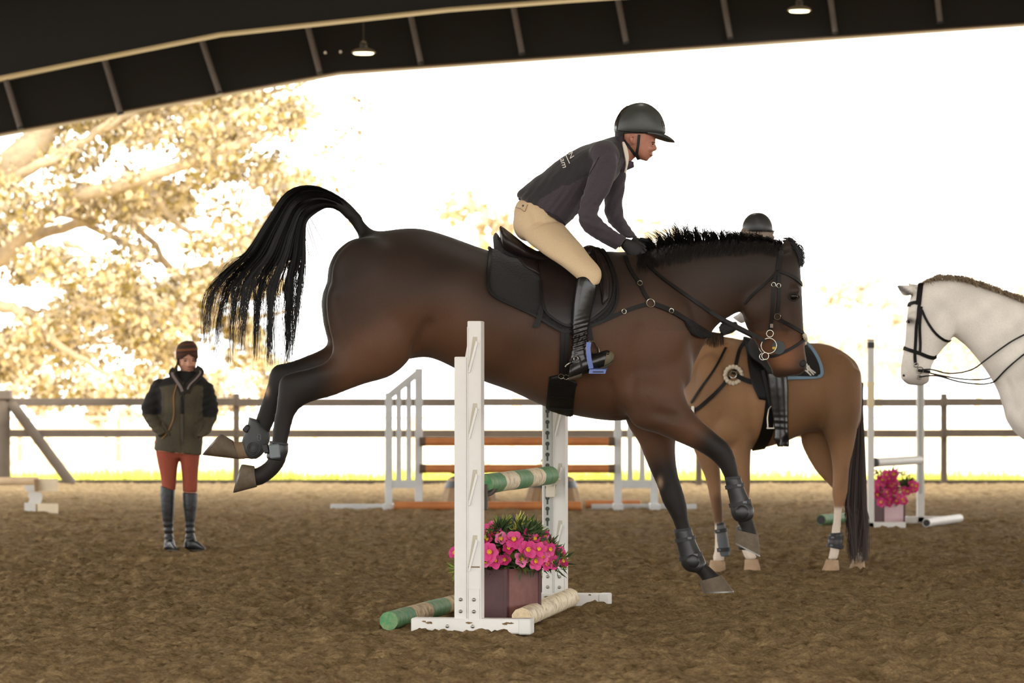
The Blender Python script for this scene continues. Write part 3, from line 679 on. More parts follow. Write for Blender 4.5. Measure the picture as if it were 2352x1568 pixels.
def cast(bvh, px, py, d, off=0, side=1):
    """surface point of a body seen under a photo pixel (side=1) or its mirror on the far flank (side=-1)"""
    o = Vector((0, 0, CAMZ)); dr = Vector(((px-CX)/FPX, 1, (HY-py)/FPX)).normalized()
    h, n, i, dist = bvh.ray_cast(o, dr)
    if h is None or abs(h.y-d) > .6:
        p = W(px, py, d-.04); h, n, i, dist = bvh.find_nearest(p)
        n = (p-h).normalized() if (p-h).length > .01 else n
        if n.y > 0: n = Vector((n.x, -abs(n.y), n.z))
    p = h+n*off
    if side < 0: p = Vector((p.x, 2*d-p.y, p.z)); n = Vector((n.x, -n.y, n.z))
    return p, n
def ribbon(mb, pts, nrm, wd, th):
    k = len(pts); rings = []
    for i in range(k):
        t = (pts[min(i+1, k-1)]-pts[max(i-1, 0)]).normalized(); n = nrm[i]; b = t.cross(n)
        if b.length < 1e-4: b = t.orthogonal()
        b.normalize(); n = b.cross(t); ww = wd[i] if hasattr(wd, '__len__') else wd
        rings.append([pts[i]+b*ww/2-n*th/2, pts[i]+b*ww/2+n*th/2, pts[i]-b*ww/2+n*th/2, pts[i]-b*ww/2-n*th/2])
    return mb.rings(rings)
def dens(path, step=6):
    P = [np.array(p, float) for p in path]; out = []
    for a, b in zip(P[:-1], P[1:]):
        n = max(1, int(np.linalg.norm(b-a)/step)); out += [a+(b-a)*k/n for k in range(n)]
    return out+[P[-1]]
def strap(path, bvh, d, wd=.02, th=.004, off=.004, side=1, mb=None, curve=True):
    mb = mb or MB(); P = crom(path, 6) if curve and len(path) > 2 else np.array(dens(path))
    ps, ns = [], []
    for px, py in P:
        p, n = cast(bvh, px, py, d, off, side); ps.append(p); ns.append(n)
    for _ in range(2):
        ps = [ps[0]]+[(ps[i-1]+ps[i]*2+ps[i+1])/4 for i in range(1, len(ps)-1)]+[ps[-1]]
        ns = [ns[0]]+[(ns[i-1]+ns[i]+ns[i+1]).normalized() for i in range(1, len(ns)-1)]+[ns[-1]]
    return ribbon(mb, ps, ns, wd, th)
def shell(poly, bvh, d, off, th, rows=26, cols=26, side=1, puff=0):
    """panel following the body, outline given in photo pixels"""
    P = [np.array(p, float) for p in poly]; ys = [p[1] for p in P]; y0, y1 = min(ys)+.3, max(ys)-.3; n = len(P); grid = []; G = []
    for i in range(rows+1):
        y = y0+(y1-y0)*i/rows; xs = []
        for a, b in zip(P, P[1:]+P[:1]):
            if (a[1]-y)*(b[1]-y) <= 0 and a[1] != b[1]: xs.append(a[0]+(b[0]-a[0])*(y-a[1])/(b[1]-a[1]))
        xa, xb = min(xs), max(xs); row = []
        for j in range(cols+1):
            row.append(cast(bvh, xa+(xb-xa)*j/cols, y, d, 0, side))
        grid.append(row)
    for _ in range(3):
        ng = [[None]*(cols+1) for _ in range(rows+1)]
        for i in range(rows+1):
            for j in range(cols+1):
                p = Vector(); q = Vector(); c = 0
                for a, b in ((0, 0), (1, 0), (-1, 0), (0, 1), (0, -1)):
                    if 0 <= i+a <= rows and 0 <= j+b <= cols: p += grid[i+a][j+b][0]; q += grid[i+a][j+b][1]; c += 1
                o = grid[i][j][0]; pp = p/c; ng[i][j] = (Vector((o.x, pp.y, o.z)), q.normalized())
        grid = ng
    m = MB(); w_ = cols+1; N = (rows+1)*w_
    for lay in (0, 1):
        for i in range(rows+1):
            for j in range(w_):
                p, nn = grid[i][j]; e = min(i, rows-i, j, cols-j); o = off+(th*(1 if e > 0 else .45)+puff*math.sin(min(e, 5)/5*1.57) if lay else 0)
                m.v.append(tuple(p+nn*o))
    for i in range(rows):
        for j in range(cols):
            a = i*w_+j; m.f.append((a, a+1, a+w_+1, a+w_)); m.f.append((N+a, N+a+w_, N+a+w_+1, N+a+1))
    for i in range(rows):
        for j in (0, cols): a = i*w_+j; m.f.append((a, a+w_, N+a+w_, N+a))
    for j in range(cols):
        for i in (0, rows): a = i*w_+j; m.f.append((a, a+1, N+a+1, N+a))
    return m
def strands(paths, r0, r1, n=3):
    """many tapering hairs as one mesh; paths: array (k, m, 3)"""
    m = MB()
    for P in paths:
        k = len(P); m.tube([Vector(p) for p in P], [r0+(r1-r0)*(i/(k-1))**1.5 for i in range(k)], n, cap=False)
    return m
def hair_obj(name, paths, r0, r1, mat, parent, n=3):
    V, F = [], []; b = 0
    for P in paths:
        P = np.asarray(P); k = len(P); T = np.gradient(P, axis=0); T /= np.linalg.norm(T, axis=1)[:, None]+1e-9
        s_ = np.cross(T, np.array([.3, .9, .2])); s_ /= np.linalg.norm(s_, axis=1)[:, None]+1e-9; u_ = np.cross(T, s_)
        r = (r0+(r1-r0)*(np.linspace(0, 1, k))**1.5)[:, None]
        for j in range(n):
            a = 2*math.pi*j/n; V.append(P+(s_*math.cos(a)+u_*math.sin(a))*r)
        for j in range(n):
            j2 = (j+1) % n
            for i in range(k-1): F.append((b+j*k+i, b+j2*k+i, b+j2*k+i+1, b+j*k+i+1))
        b += n*k
    me = bpy.data.meshes.new(name); me.from_pydata(np.concatenate(V).tolist(), [], F); me.update()
    return link(name, me, mat, parent)
hairk = M('horse_hair_black', (13, 11, 10), .5, spec=.25)
coat = M('horse_coat', (80, 60, 45), .55, attr='coat', noise=(260, .22), bump=(300, .2, .003), spec=.22, sheen=.1)
hoofm = M('hoof_horn', (104, 90, 72), .7, c2=(74, 62, 48), noise=(20, .6), bump=(60, .2, .003)); solem = M('shoe_steel', (128, 126, 122), .45, metal=.6)
eyem = M('eye_dark', (14, 11, 10), .22, spec=.3)
leather = M('black_leather', (17, 15, 14), .5, spec=.22, noise=(30, .2), bump=(160, .12, .002)); leather2 = M('dark_brown_leather', (32, 24, 23), .42, spec=.3, noise=(30, .25), bump=(120, .15, .002))
steelm = M('bright_steel', (158, 154, 142), .25, metal=.9); fleece = M('sheepskin', (226, 214, 192), .95, bump=(180, 1, .01))
neop = M('boot_neoprene', (34, 34, 36), .6, bump=(200, .3, .002)); bootshell = M('boot_shell_black', (30, 30, 31), .38); strapgrey = M('strap_grey', (96, 100, 102), .5)
def ringm(c, r, tr, ax=(0, 1, 0), n=22, sx=1):
    A = Vector(ax).normalized(); u = Vector((1, 0, 0)) if abs(A.x) < .9 else Vector((0, 0, 1)); u = (u-A*u.dot(A)).normalized(); v = A.cross(u)
    return MB().tube([Vector(c)+u*r*sx*math.cos(2*math.pi*k/n)+v*r*math.sin(2*math.pi*k/n) for k in range(n)], tr, 6, closed=True)
def ear(mb_, base_a, base_b, tip, d, dy, w_=.028, bend=0):
    ax, ay = base_a; bx, by = base_b; tx, ty = tip; st = []
    for f in (0, .25, .5, .75, .93, 1):
        k = (1-f)**.7*(1+.55*math.sin(min(f*1.6, 1)*math.pi)); k = max(k, .04); mx, my = (ax+bx)/2*(1-f)+tx*f, (ay+by)/2*(1-f)+ty*f
        st.append((mx+(ax-bx)/2*k, my+(ay-by)/2*k, mx-(ax-bx)/2*k, my-(ay-by)/2*k, max(w_*k, .004), dy+bend*f))
    return mb_.loft(st, d, 14, 3)
def hoof(parent, cor, base, w0, w1, d, dy, mat=hoofm, shoe=True):
    (ax, ay), (bx, by) = cor; (cx_, cy_), (ex, ey) = base
    st = [(ax, ay, bx, by, w0, dy), (ax*.5+cx_*.5, ay*.5+cy_*.5, bx*.5+ex*.5, by*.5+ey*.5, (w0+w1)/2, dy), (cx_, cy_, ex, ey, w1, dy)]
    o = MB().loft(st, d, 22, 4, .9).build('hoof', mat, parent)
    if shoe:
        nx, ny = cx_-ax+ex-bx, cy_-ay+ey-by; l = math.hypot(nx, ny); nx, ny = nx/l*4, ny/l*4
        MB().loft([(cx_, cy_, ex, ey, w1+.001, dy), (cx_+nx, cy_+ny, ex+nx, ey+ny, w1+.001, dy)], d, 22, 1, .9).build('shoe', solem, o)
    return o

# ---------------------------------------------------------------- the jumping horse
HD = 18.35; NR, FR = -.15, .15
H1 = thing('horse', 'dark bay horse with black mane and raised tail jumping the striped pole', 'horse', W(1200, 760, HD))
b = MB()
b.loft([(800, 575, 765, 640, .06), (822, 556, 752, 680, .15), (855, 535, 765, 760, .235), (905, 526, 835, 840, .275), (965, 524, 935, 826, .29), (1040, 545, 990, 822, .30), (1120, 574, 1085, 866, .325), (1200, 597, 1178, 902, .345), (1280, 602, 1268, 940, .345), (1360, 588, 1352, 960, .315), (1430, 576, 1432, 966, .275), (1490, 578, 1512, 945, .245), (1540, 630, 1568, 900, .20), (1575, 720, 1592, 845, .12)], HD, 30, 4)
b.loft([(1370, 590, 1430, 930, .17), (1425, 578, 1520, 900, .17), (1475, 574, 1588, 846, .15), (1532, 563, 1620, 788, .12), (1600, 554, 1648, 748, .105), (1680, 550, 1688, 722, .098), (1745, 552, 1722, 706, .092), (1795, 560, 1762, 690, .085)], HD, 26, 4)
# head
b.loft([(1822, 566, 1772, 586, .05), (1836, 596, 1745, 640, .088), (1840, 640, 1716, 682, .104), (1843, 690, 1706, 716, .100), (1845, 730, 1714, 750, .080), (1847, 768, 1736, 788, .062), (1849, 800, 1754, 818, .054), (1853, 828, 1768, 842, .056), (1852, 848, 1778, 858, .050), (1838, 861, 1794, 866, .034)], HD, 24, 4, .95)
el(b, 1738, 702, HD-.05, 34, 42, .052); el(b, 1738, 702, HD+.05, 34, 42, .052)            # jowl
el(b, 1822, 668, HD-.078, 18, 13, .03, 20); el(b, 1822, 668, HD+.078, 18, 13, .03, 20)     # brow
el(b, 1800, 720, HD-.07, 10, 42, .022, 8); el(b, 1800, 720, HD+.07, 10, 42, .022, 8)       # cheek ridge
el(b, 1840, 835, HD-.035, 13, 16, .022); el(b, 1840, 835, HD+.035, 13, 16, .022)           # nostril wing
el(b, 1792, 856, HD, 20, 13, .035)                                                          # lower lip
ear(b, (1790, 580), (1816, 576), (1808, 543), HD, -.05, .02); ear(b, (1790, 582), (1812, 578), (1784, 552), HD, .05, .02)
# shoulder and quarter muscles
el(b, 1505, 800, HD-.13, 70, 130, .12, -28); el(b, 1505, 800, HD+.13, 70, 130, .12, -28)
el(b, 1490, 905, HD-.15, 80, 62, .115, -20); el(b, 1490, 905, HD+.15, 80, 62, .115, -20)
el(b, 1562, 830, HD-.09, 30, 64, .09, 8); el(b, 1562, 830, HD+.09, 30, 64, .09, 8)
el(b, 1400, 612, HD, 60, 38, .10)
for s_, dx in ((-1, 0), (1, -9)):
    el(b, 850+dx, 650, HD+s_*.15, 90, 110, .13, 10); el(b, 870, 780, HD+s_*.17, 75, 85, .115, -20)
# hind legs
near_h = [(880, 560, 790, 600, .10, NR), (905, 640, 752, 672, .135, NR), (940, 745, 752, 735, .13, NR), (950, 812, 764, 800, .115, NR), (905, 862, 748, 830, .095, NR), (840, 883, 712, 845, .075, NR), (785, 905, 678, 853, .058, NR), (735, 917, 652, 861, .050, NR), (700, 930, 641, 876, .045, NR), (681, 947, 638, 902, .040, NR), (672, 968, 634, 938, .034, NR), (667, 990, 628, 968, .030, NR), (660, 1022, 624, 1012, .031, NR), (659, 1048, 618, 1040, .037, NR), (652, 1068, 612, 1060, .038, NR), (634, 1092, 601, 1066, .034, NR), (606, 1112, 590, 1074, .034, NR), (594, 1116, 582, 1074, .036, NR), (572, 1120, 568, 1078, .034, NR)]
far_h = [(870, 560, 780, 600, .10, FR), (890, 640, 741, 672, .13, FR), (920, 745, 741, 735, .125, FR), (930, 806, 752, 786, .11, FR), (880, 850, 738, 802, .09, FR), (815, 866, 706, 816, .072, FR), (760, 884, 668, 830, .056, FR), (712, 896, 634, 838, .050, FR), (672, 908, 621, 853, .044, FR), (655, 925, 614, 882, .040, FR), (645, 946, 603, 916, .034, FR), (632, 966, 592, 948, .030, FR), (617, 1000, 578, 986, .031, FR), (610, 1030, 566, 1006, .037, FR), (594, 1052, 560, 1012, .038, FR), (566, 1054, 548, 1014, .034, FR), (540, 1054, 534, 1013, .036, FR), (518, 1050, 520, 1014, .034, FR)]
b.loft(near_h, HD, 22, 4); b.loft(far_h, HD, 22, 4)
# fore legs: the far one reaches for the ground, the near one still folded forward
near_f = [(1560, 800, 1420, 900, .10, NR+.02), (1575, 905, 1450, 972, .105, NR), (1600, 952, 1510, 996, .09, NR), (1622, 975, 1555, 1014, .074, NR), (1650, 999, 1598, 1033, .060, NR), (1674, 1020, 1632, 1054, .052, NR), (1688, 1048, 1652, 1074, .045, NR), (1695, 1078, 1662, 1094, .038, NR), (1700, 1100, 1668, 1106, .032, NR), (1714, 1135, 1680, 1142, .031, NR), (1726, 1165, 1686, 1178, .037, NR), (1730, 1192, 1694, 1200, .036, NR), (1736, 1212, 1702, 1214, .034, NR), (1740, 1228, 1700, 1224, .040, NR), (1742, 1246, 1702, 1236, .036, NR)]
far_f = [(1560, 880, 1420, 930, .09, FR-.02), (1560, 960, 1445, 982, .095, FR), (1552, 1010, 1466, 1014, .085, FR), (1552, 1050, 1481, 1050, .070, FR), (1557, 1088, 1497, 1088, .056, FR), (1566, 1118, 1511, 1120, .048, FR), (1575, 1148, 1521, 1152, .046, FR), (1580, 1176, 1537, 1180, .040, FR), (1583, 1200, 1548, 1204, .033, FR), (1592, 1226, 1556, 1234, .030, FR), (1606, 1262, 1570, 1272, .032, FR), (1620, 1290, 1580, 1298, .037, FR), (1630, 1300, 1594, 1312, .036, FR), (1646, 1314, 1608, 1326, .034, FR), (1655, 1322, 1612, 1334, .040, FR), (1662, 1338, 1616, 1346, .036, FR)]
b.loft(near_f, HD, 22, 4); b.loft(far_f, HD, 22, 4)
el(b, 957, 812, HD, 14, 12, .035)
# dock of the tail
b.loft([(880, 532, 850, 575, .04), (857, 526, 826, 552, .038), (836, 503, 803, 514, .034), (807, 470, 780, 488, .032), (777, 447, 757, 478, .032), (745, 432, 735, 482, .034), (712, 428, 716, 494, .036), (685, 432, 704, 505, .032), (670, 450, 690, 505, .02)], HD, 16, 4)
me = fuse(b, .0125, 6)
def soften(me, mask_fn, it):
    ed = np.empty(len(me.edges)*2, int); me.edges.foreach_get('vertices', ed); ed = ed.reshape(-1, 2); co = vco(me); n = len(co)
    deg = np.bincount(ed.ravel(), minlength=n)[:, None].astype(float); k = mask_fn(to_px(co), co)[:, None]
    for _ in range(it):
        acc = np.zeros_like(co)
        for a in range(3): acc[:, a] = np.bincount(ed[:, 0], co[ed[:, 1], a], n)+np.bincount(ed[:, 1], co[ed[:, 0], a], n)
        co = co+(acc/deg-co)*.5*k
    set_vco(me, co)
def torso1(P, co):
    k = smooth01(745, 800, P[:, 0])*(1-smooth01(1590, 1640, P[:, 0]))*(1-smooth01(900, 960, P[:, 1]-np.clip(P[:, 0]-1300, 0, 200)*.15))
    return np.maximum(k, .6*(P[:, 1] < 760)*(P[:, 0] > 1500)*(P[:, 0] < 1700))*(P[:, 1] > 500)
soften(me, torso1, 26); BV1 = bvh_of(me)
# modelled relief: nostrils, mouth, flank and muscle grooves
for s_ in (-1, 1): 
    p, n = cast(BV1, 1845, 836, HD, 0, s_); push(me, p, .017, -.020)
    p, n = cast(BV1, 1815, 858, HD, 0, s_)
    for px in range(1790, 1846, 8): q, n = cast(BV1, px, 854-(px-1815)*.05, HD, 0, s_); push(me, q, .006, -.003)
    for k in range(12):
        q, n = cast(BV1, 1560-k*5, 960-k*1, HD, 0, s_); push(me, q, .03, -.003)
        q, n = cast(BV1, 985-k*3, 740+k*6, HD, 0, s_); push(me, q, .03, -.007)
        q, n = cast(BV1, 1455-k*2+k*k*.3, 930-k*16, HD, 0, s_); push(me, q, .03, -.006)
        q, n = cast(BV1, 1400+k*1.5, 880+k*7, HD, 0, s_); push(me, q, .025, -.007)
        q, n = cast(BV1, 775+k*2, 690+k*10, HD, 0, s_); push(me, q, .022, -.005)
co = vco(me); P = to_px(co); set_vco(me, co+vnrm(me)*(.009*noise3(co, 5.5, 3)*torso1(P, co))[:, None])
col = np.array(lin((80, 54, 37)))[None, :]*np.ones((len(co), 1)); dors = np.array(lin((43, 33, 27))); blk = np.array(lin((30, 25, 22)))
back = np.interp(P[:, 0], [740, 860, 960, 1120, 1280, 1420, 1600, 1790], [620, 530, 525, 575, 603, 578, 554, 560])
f = 1-smooth01(30, 260, P[:, 1]-back); col = col*(1-f[:, None])+dors*f[:, None]  # back darkened: darker dorsal coat, plus dark roof reflection put into the colour
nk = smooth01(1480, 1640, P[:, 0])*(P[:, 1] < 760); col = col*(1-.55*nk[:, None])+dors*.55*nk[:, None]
mot = np.clip(noise3(co, 6, 2)*.5+1, .6, 1.4)[:, None]; col = col*mot
hl = segdist(P, [(690, 880), (655, 900), (640, 1000), (600, 1100)]); hl2 = segdist(P, [(640, 850), (615, 900), (590, 1000), (540, 1040)])
fl1 = segdist(P, [(1660, 1040), (1690, 1110), (1725, 1230)]); fl2 = segdist(P, [(1535, 1120), (1560, 1180), (1590, 1260), (1640, 1330)])
leg = np.maximum.reduce([1-smooth01(34, 120, hl), 1-smooth01(34, 110, hl2), 1-smooth01(32, 90, fl1), 1-smooth01(32, 110, fl2)])
col = col*(1-leg[:, None])+blk*leg[:, None]
tl = 1-smooth01(20, 60, segdist(P, [(840, 520), (790, 475), (720, 455), (690, 470)])); col = col*(1-tl[:, None])+blk*.6*tl[:, None]
mz = np.exp(-((P[:, 0]-1800)/34)**2-((P[:, 1]-815)/34)**2); col = col*(1-mz[:, None]*.7)+np.array(lin((128, 80, 46)))*mz[:, None]*.7
mzd = smooth01(838, 858, P[:, 1])*(P[:, 0] > 1765)*(P[:, 1] < 880)*(P[:, 0] < 1870); col = col*(1-mzd[:, None]*.75)+blk*mzd[:, None]*.75
nz_ = np.exp(-(((P[:, 0]-1846)/17)**2+((P[:, 1]-838)/14)**2))*.85; col = col*(1-nz_[:, None])+blk*nz_[:, None]
ey = np.exp(-(((P[:, 0]-1822)/22)**2+((P[:, 1]-682)/16)**2)); col = col*(1-ey[:, None]*.6)+blk*ey[:, None]*.6
for cx_, cy_, rx, ry in ((614, 898, 5, 11), (1516, 1108, 6, 12)):
    s = np.exp(-(((P[:, 0]-cx_)/rx)**2+((P[:, 1]-cy_)/ry)**2)); col = col*(1-s[:, None])+np.array(lin((150, 124, 100)))*s[:, None]
pn = P[:, 0] < 600; 
pas = (1-smooth01(30, 46, segdist(P, [(556, 1035), (490, 1030)])))*(P[:, 1] < 1062)*(P[:, 0] < 575); col = col*(1-pas[:, None])+np.array(lin((124, 104, 82)))*pas[:, None]
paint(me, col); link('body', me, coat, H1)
for s_ in (-1, 1):
    p, n = cast(BV1, 1823, 682, HD, -.007, s_); o = MB().ell(p, (.024, .016, .019), nu=16, nv=10).build('eye', eyem, H1)
    m = MB()
    for sg in (1, -1):
        q = [cast(BV1, 1823+x, 682-sg*(8.5-abs(x)**2*.045), HD, .002, s_)[0] for x in (-13, -9, -4, 0, 4, 9, 13)]; m.tube(q, [.002, .0035, .004, .004, .004, .0035, .002], 6)
    m.build('eyelid', M('eyelid_dark', (34, 27, 23), .5), o)
    p, n = cast(BV1, 1844, 835, HD, -.012, s_); MB().ell(p, (.019, .010, .022), Matrix.Rotation(.6, 3, 'Y')).build('nostril', M('nostril_black', (12, 9, 8), .7), H1)
hoof(H1, ((596, 1120), (566, 1066)), ((543, 1131), (561, 1066)), .040, .056, HD, NR) if False else None
hoof(H1, ((590, 1118), (584, 1070)), ((540, 1131), (559, 1066)), .042, .058, HD, NR)
hoof(H1, ((548, 1054), (536, 1012)), ((469, 1045), (511, 997)), .042, .058, HD, FR)
hoof(H1, ((1742, 1228), (1690, 1216)), ((1746, 1275), (1690, 1246)), .044, .060, HD, NR)
hoof(H1, ((1657, 1320), (1606, 1334)), ((1684, 1356), (1614, 1358)), .044, .060, HD, FR)
# tail hair: locks that fan out from the carried dock
def tail_paths(n, d, secs, ends, locks, rs, spread=.05, seg=18):
    rn = np.random.RandomState(rs); out = []; bounds = np.sort(rn.rand(locks-1)); bounds = np.concatenate([[0], bounds, [1]]); llen = .68+.32*rn.rand(locks); lz = rn.randn(locks)*spread
    for i in range(n):
        u = rn.rand()**.9; li = min(np.searchsorted(bounds, u, 'right')-1, locks-1); stray = rn.rand() < .22; lk = u if stray else (bounds[li]+bounds[li+1])/2; pts = []
        z = rn.randn()*spread*.5+lz[li]*.7
        drop = rn.randint(0, 3) if len(secs) > 5 else 0; use = secs[:len(secs)-drop]; nz = rn.randn()*.006; ez = rn.randn()*2.5
        for k, (ax, ay, bx, by) in enumerate(use):
            conv = min(1, max(0, (k-2)*.28)); uu = u*(1-conv*.88)+lk*conv*.88+nz*k/4
            pts.append((ax+(bx-ax)*uu, ay+(by-ay)*uu, z*(.12+.3*k)))
        ln = rn.rand()**1.3*llen[li]*1.15; uu = lk+nz*.5+(u-lk)*(.4-.3*llen[li])+.03*np.sin(li*2.3)
        for q, e in enumerate(ends):
            ex, ey = np.interp(uu, e[0], e[1]), np.interp(uu, e[0], e[2]); px, py, pz = pts[-1]
            pts.append((px+(ex-px)*(.4+.6*ln)+ez*(q+1)+7*ln*np.sin(li*1.7), py+(ey-py)*(.15+.85*ln), pz*1.05))
        P = crom(pts, 4); k = d/FPX
        out.append(np.array([tuple(W(a, b_, d+c)) for a, b_, c in P]))
    return out
secs = [(806, 476, 788, 487), (776, 449, 758, 476), (719, 426, 733, 484), (660, 440, 706, 508), (610, 508, 702, 545), (564, 578, 703, 592), (514, 622, 702, 632), (482, 655, 698, 665)]
ends = [((0, .15, .3, .5, .7, .85, 1), (458, 500, 545, 590, 632, 668, 690), (700, 715, 725, 730, 735, 735, 710)), ((0, .15, .3, .5, .7, .85, 1), (464, 492, 540, 588, 634, 662, 676), (800, 825, 842, 835, 868, 862, 800))]
tp = tail_paths(2200, HD, secs, ends, 12, 3)
secs2 = [(719, 426, 733, 484), (660, 440, 706, 508), (612, 508, 702, 545), (572, 575, 702, 590)]
tp += tail_paths(900, HD, secs2, [((0, .5, 1), (530, 600, 700), (620, 645, 640))], 40, 5)
for (x0, y0), (x1, y1), (x2, y2) in (((706, 505), (735, 600), (752, 668)), ((704, 520), (728, 590), (742, 640)), ((712, 500), (745, 560), (765, 590)), ((757, 478), (738, 500), (715, 540)), ((700, 560), (690, 700), (640, 830)), ((700, 540), (712, 610), (700, 690))):
    tp.append(np.array([tuple(W(a, b_, HD)) for a, b_ in crom([(x0, y0), (x1, y1), (x2, y2)], 8)]))
tag(hair_obj('tail', tp, .0018, .0004, hairk, H1), 'long black tail hair fanned out in locks', kind='stuff')
# mane: short tufts standing along the crest, some falling on the near side
rn = np.random.RandomState(8); mp = []
cr = np.array([(1470, 582), (1500, 572), (1540, 562), (1600, 556), (1680, 551), (1750, 552), (1798, 562)])
def crest(t): x = 1470+t*328; return x, np.interp(x, cr[:, 0], cr[:, 1])
for i in range(1500):
    t = rn.rand(); x, y = crest(t); tuft = np.floor(t*34)/34; bend = np.sin(tuft*97)*12
    h = np.interp(t, [0, .12, .3, .42, .6, .8, 1], [10, 30, 46, 36, 24, 18, 12])*(.45+.6*rn.rand())*(.75+.35*np.sin(tuft*53)**2)
    z = rn.randn()*.018; lean = -8-bend*.7+rn.randn()*5
    mp.append(np.array([tuple(W(x, y+8, HD+z)), tuple(W(x+lean*.2, y-h*.35, HD+z*1.3)), tuple(W(x+lean*.6, y-h*.75, HD+z*1.6)), tuple(W(x+lean*1.2, y-h, HD+z*2))]))
for i in range(1300):
    t = rn.rand(); x, y = crest(t); L_ = np.interp(t, [0, .2, .5, 1], [46, 44, 36, 24])*(.25+.9*rn.rand()**1.5); pts = []
    for f in (0, .35, .7, 1):
        p, n = cast(BV1, x-6*f+rn.randn()*2, y+4+L_*f, HD, .007+.004*rn.rand()); pts.append(tuple(p))
    pts[0] = tuple(W(x, y-3, HD-.01)); mp.append(np.array(pts))
tag(hair_obj('mane', mp, .0021, .0007, hairk, H1), 'short black mane standing up in tufts', kind='stuff')
fp = []
for i in range(260):
    x0, y0 = 1806+rn.randn()*4, 556+rn.randn()*4; x1, y1 = 1836+rn.randn()*5, 585+rn.randn()*8; x2, y2 = 1838+rn.randn()*4, 602+rn.rand()*14; z = rn.randn()*.02
    fp.append(np.array([tuple(W(a, b_, HD+z)) for a, b_ in crom([(x0, y0), (x0+12, y0+3), (x1, y1), (x2, y2)], 3)]))
tag(hair_obj('forelock', fp, .002, .0007, hairk, H1), kind='stuff')
# ---------------------------------------------------------------- tack of the jumping horse
padm = M('pad_black', (24, 22, 22), .9, bump=(90, .8, .006), sheen=.2)
pd = thing('saddle_pad', 'black quilted saddle pad under the saddle of the jumping horse', 'saddle pad', W(1260, 650, HD))
PADP = [(1138, 534), (1126, 560), (1122, 605), (1121, 659), (1135, 682), (1180, 704), (1228, 726), (1278, 755), (1304, 762), (1355, 749), (1396, 730), (1416, 691), (1414, 643), (1398, 600), (1380, 570), (1352, 572), (1300, 600), (1240, 600), (1180, 588), (1150, 560)]
for s_ in (1, -1):
    o = shell(PADP, BV1, HD, .004, .016, 40, 36, s_).build('panel', padm, pd)
    strap(PADP[1:15], BV1, HD, .014, .012, .018, s_).build('binding', leather, o)
MB().loft([(1132, 545, 1136, 590, .03), (1140, 534, 1150, 590, .10), (1160, 560, 1165, 600, .13), (1200, 585, 1205, 612, .11), (1250, 596, 1250, 616, .09)], HD, 16, 3).build('wither_ridge', padm, pd)
sd = thing('saddle', 'dark brown jumping saddle with high cantle on the airborne horse', 'saddle', W(1260, 600, HD))
m = MB().loft([(1146, 519, 1150, 560, .10), (1152, 519, 1160, 586, .175), (1184, 543, 1188, 598, .185), (1214, 566, 1215, 606, .165), (1245, 580, 1245, 612, .13), (1290, 586, 1290, 612, .105), (1330, 572, 1335, 606, .105), (1352, 562, 1362, 602, .10), (1372, 568, 1378, 600, .05)], HD, 22, 4)
sm_ = fuse(m, .01, 4); link('seat', sm_, leather2, sd)
FLAP = [(1234, 606), (1240, 653), (1243, 691), (1253, 720), (1278, 739), (1307, 750), (1355, 738), (1394, 706), (1408, 672), (1406, 637), (1390, 596), (1365, 572), (1340, 575), (1300, 602), (1260, 602)]
for s_ in (1, -1):
    o = shell(FLAP, BV1, HD, .024, .008, 30, 30, s_).build('flap', leather2, sd)
    strap(FLAP[1:12], BV1, HD, .012, .008, .034, s_).build('edge_seam', leather, o)
    shell([(1366, 585), (1386, 612), (1398, 650), (1396, 690), (1380, 706), (1376, 670), (1372, 625)], BV1, HD, .032, .010, 16, 8, s_, .012).build('knee_roll', leather2, o)
    shell([(1184, 598), (1234, 606), (1240, 650), (1238, 640), (1205, 622)], BV1, HD, .022, .012, 10, 10, s_, .006).build('skirt_panel', leather2, sd)
    for z in (0, 1): strap([(1246-z*4, 705), (1240-z*5, 735), (1232-z*5, 752)], BV1, HD, .016, .004, .03, s_).build('billet_tab', leather, sd)
gi = thing('girth', 'black belly guard girth buckled under the jumping horse', 'girth', W(1295, 900, HD))
GP = [(1262, 860), (1258, 900), (1254, 945), (1262, 949), (1316, 955), (1318, 925), (1322, 890), (1327, 876), (1308, 868), (1290, 858)]
for s_ in (1, -1):
    o = shell(GP, BV1, HD, .004, .012, 18, 12, s_).build('belly_guard', leather, gi)
    for x in (1292, 1302): strap([(x, 755), (x-2, 810), (x-4, 862)], BV1, HD, .022, .005, .018, s_).build('billet_strap', leather, gi)
    for x, y in ((1289, 860), (1300, 862)):
        p, n = cast(BV1, x, y, HD, .02, s_); ringm(p, .014, .0022, n, 12).build('buckle', steelm, gi)
    for y in (880, 905, 930): strap([(1264, y), (1290, y+3), (1316, y+5)], BV1, HD, .01, .008, .018, s_).build('ridge', leather, o)
    strap([(1290, 950), (1300, 955), (1310, 962)], BV1, HD, .03, .006, .012, s_).build('strap_end', leather, gi)
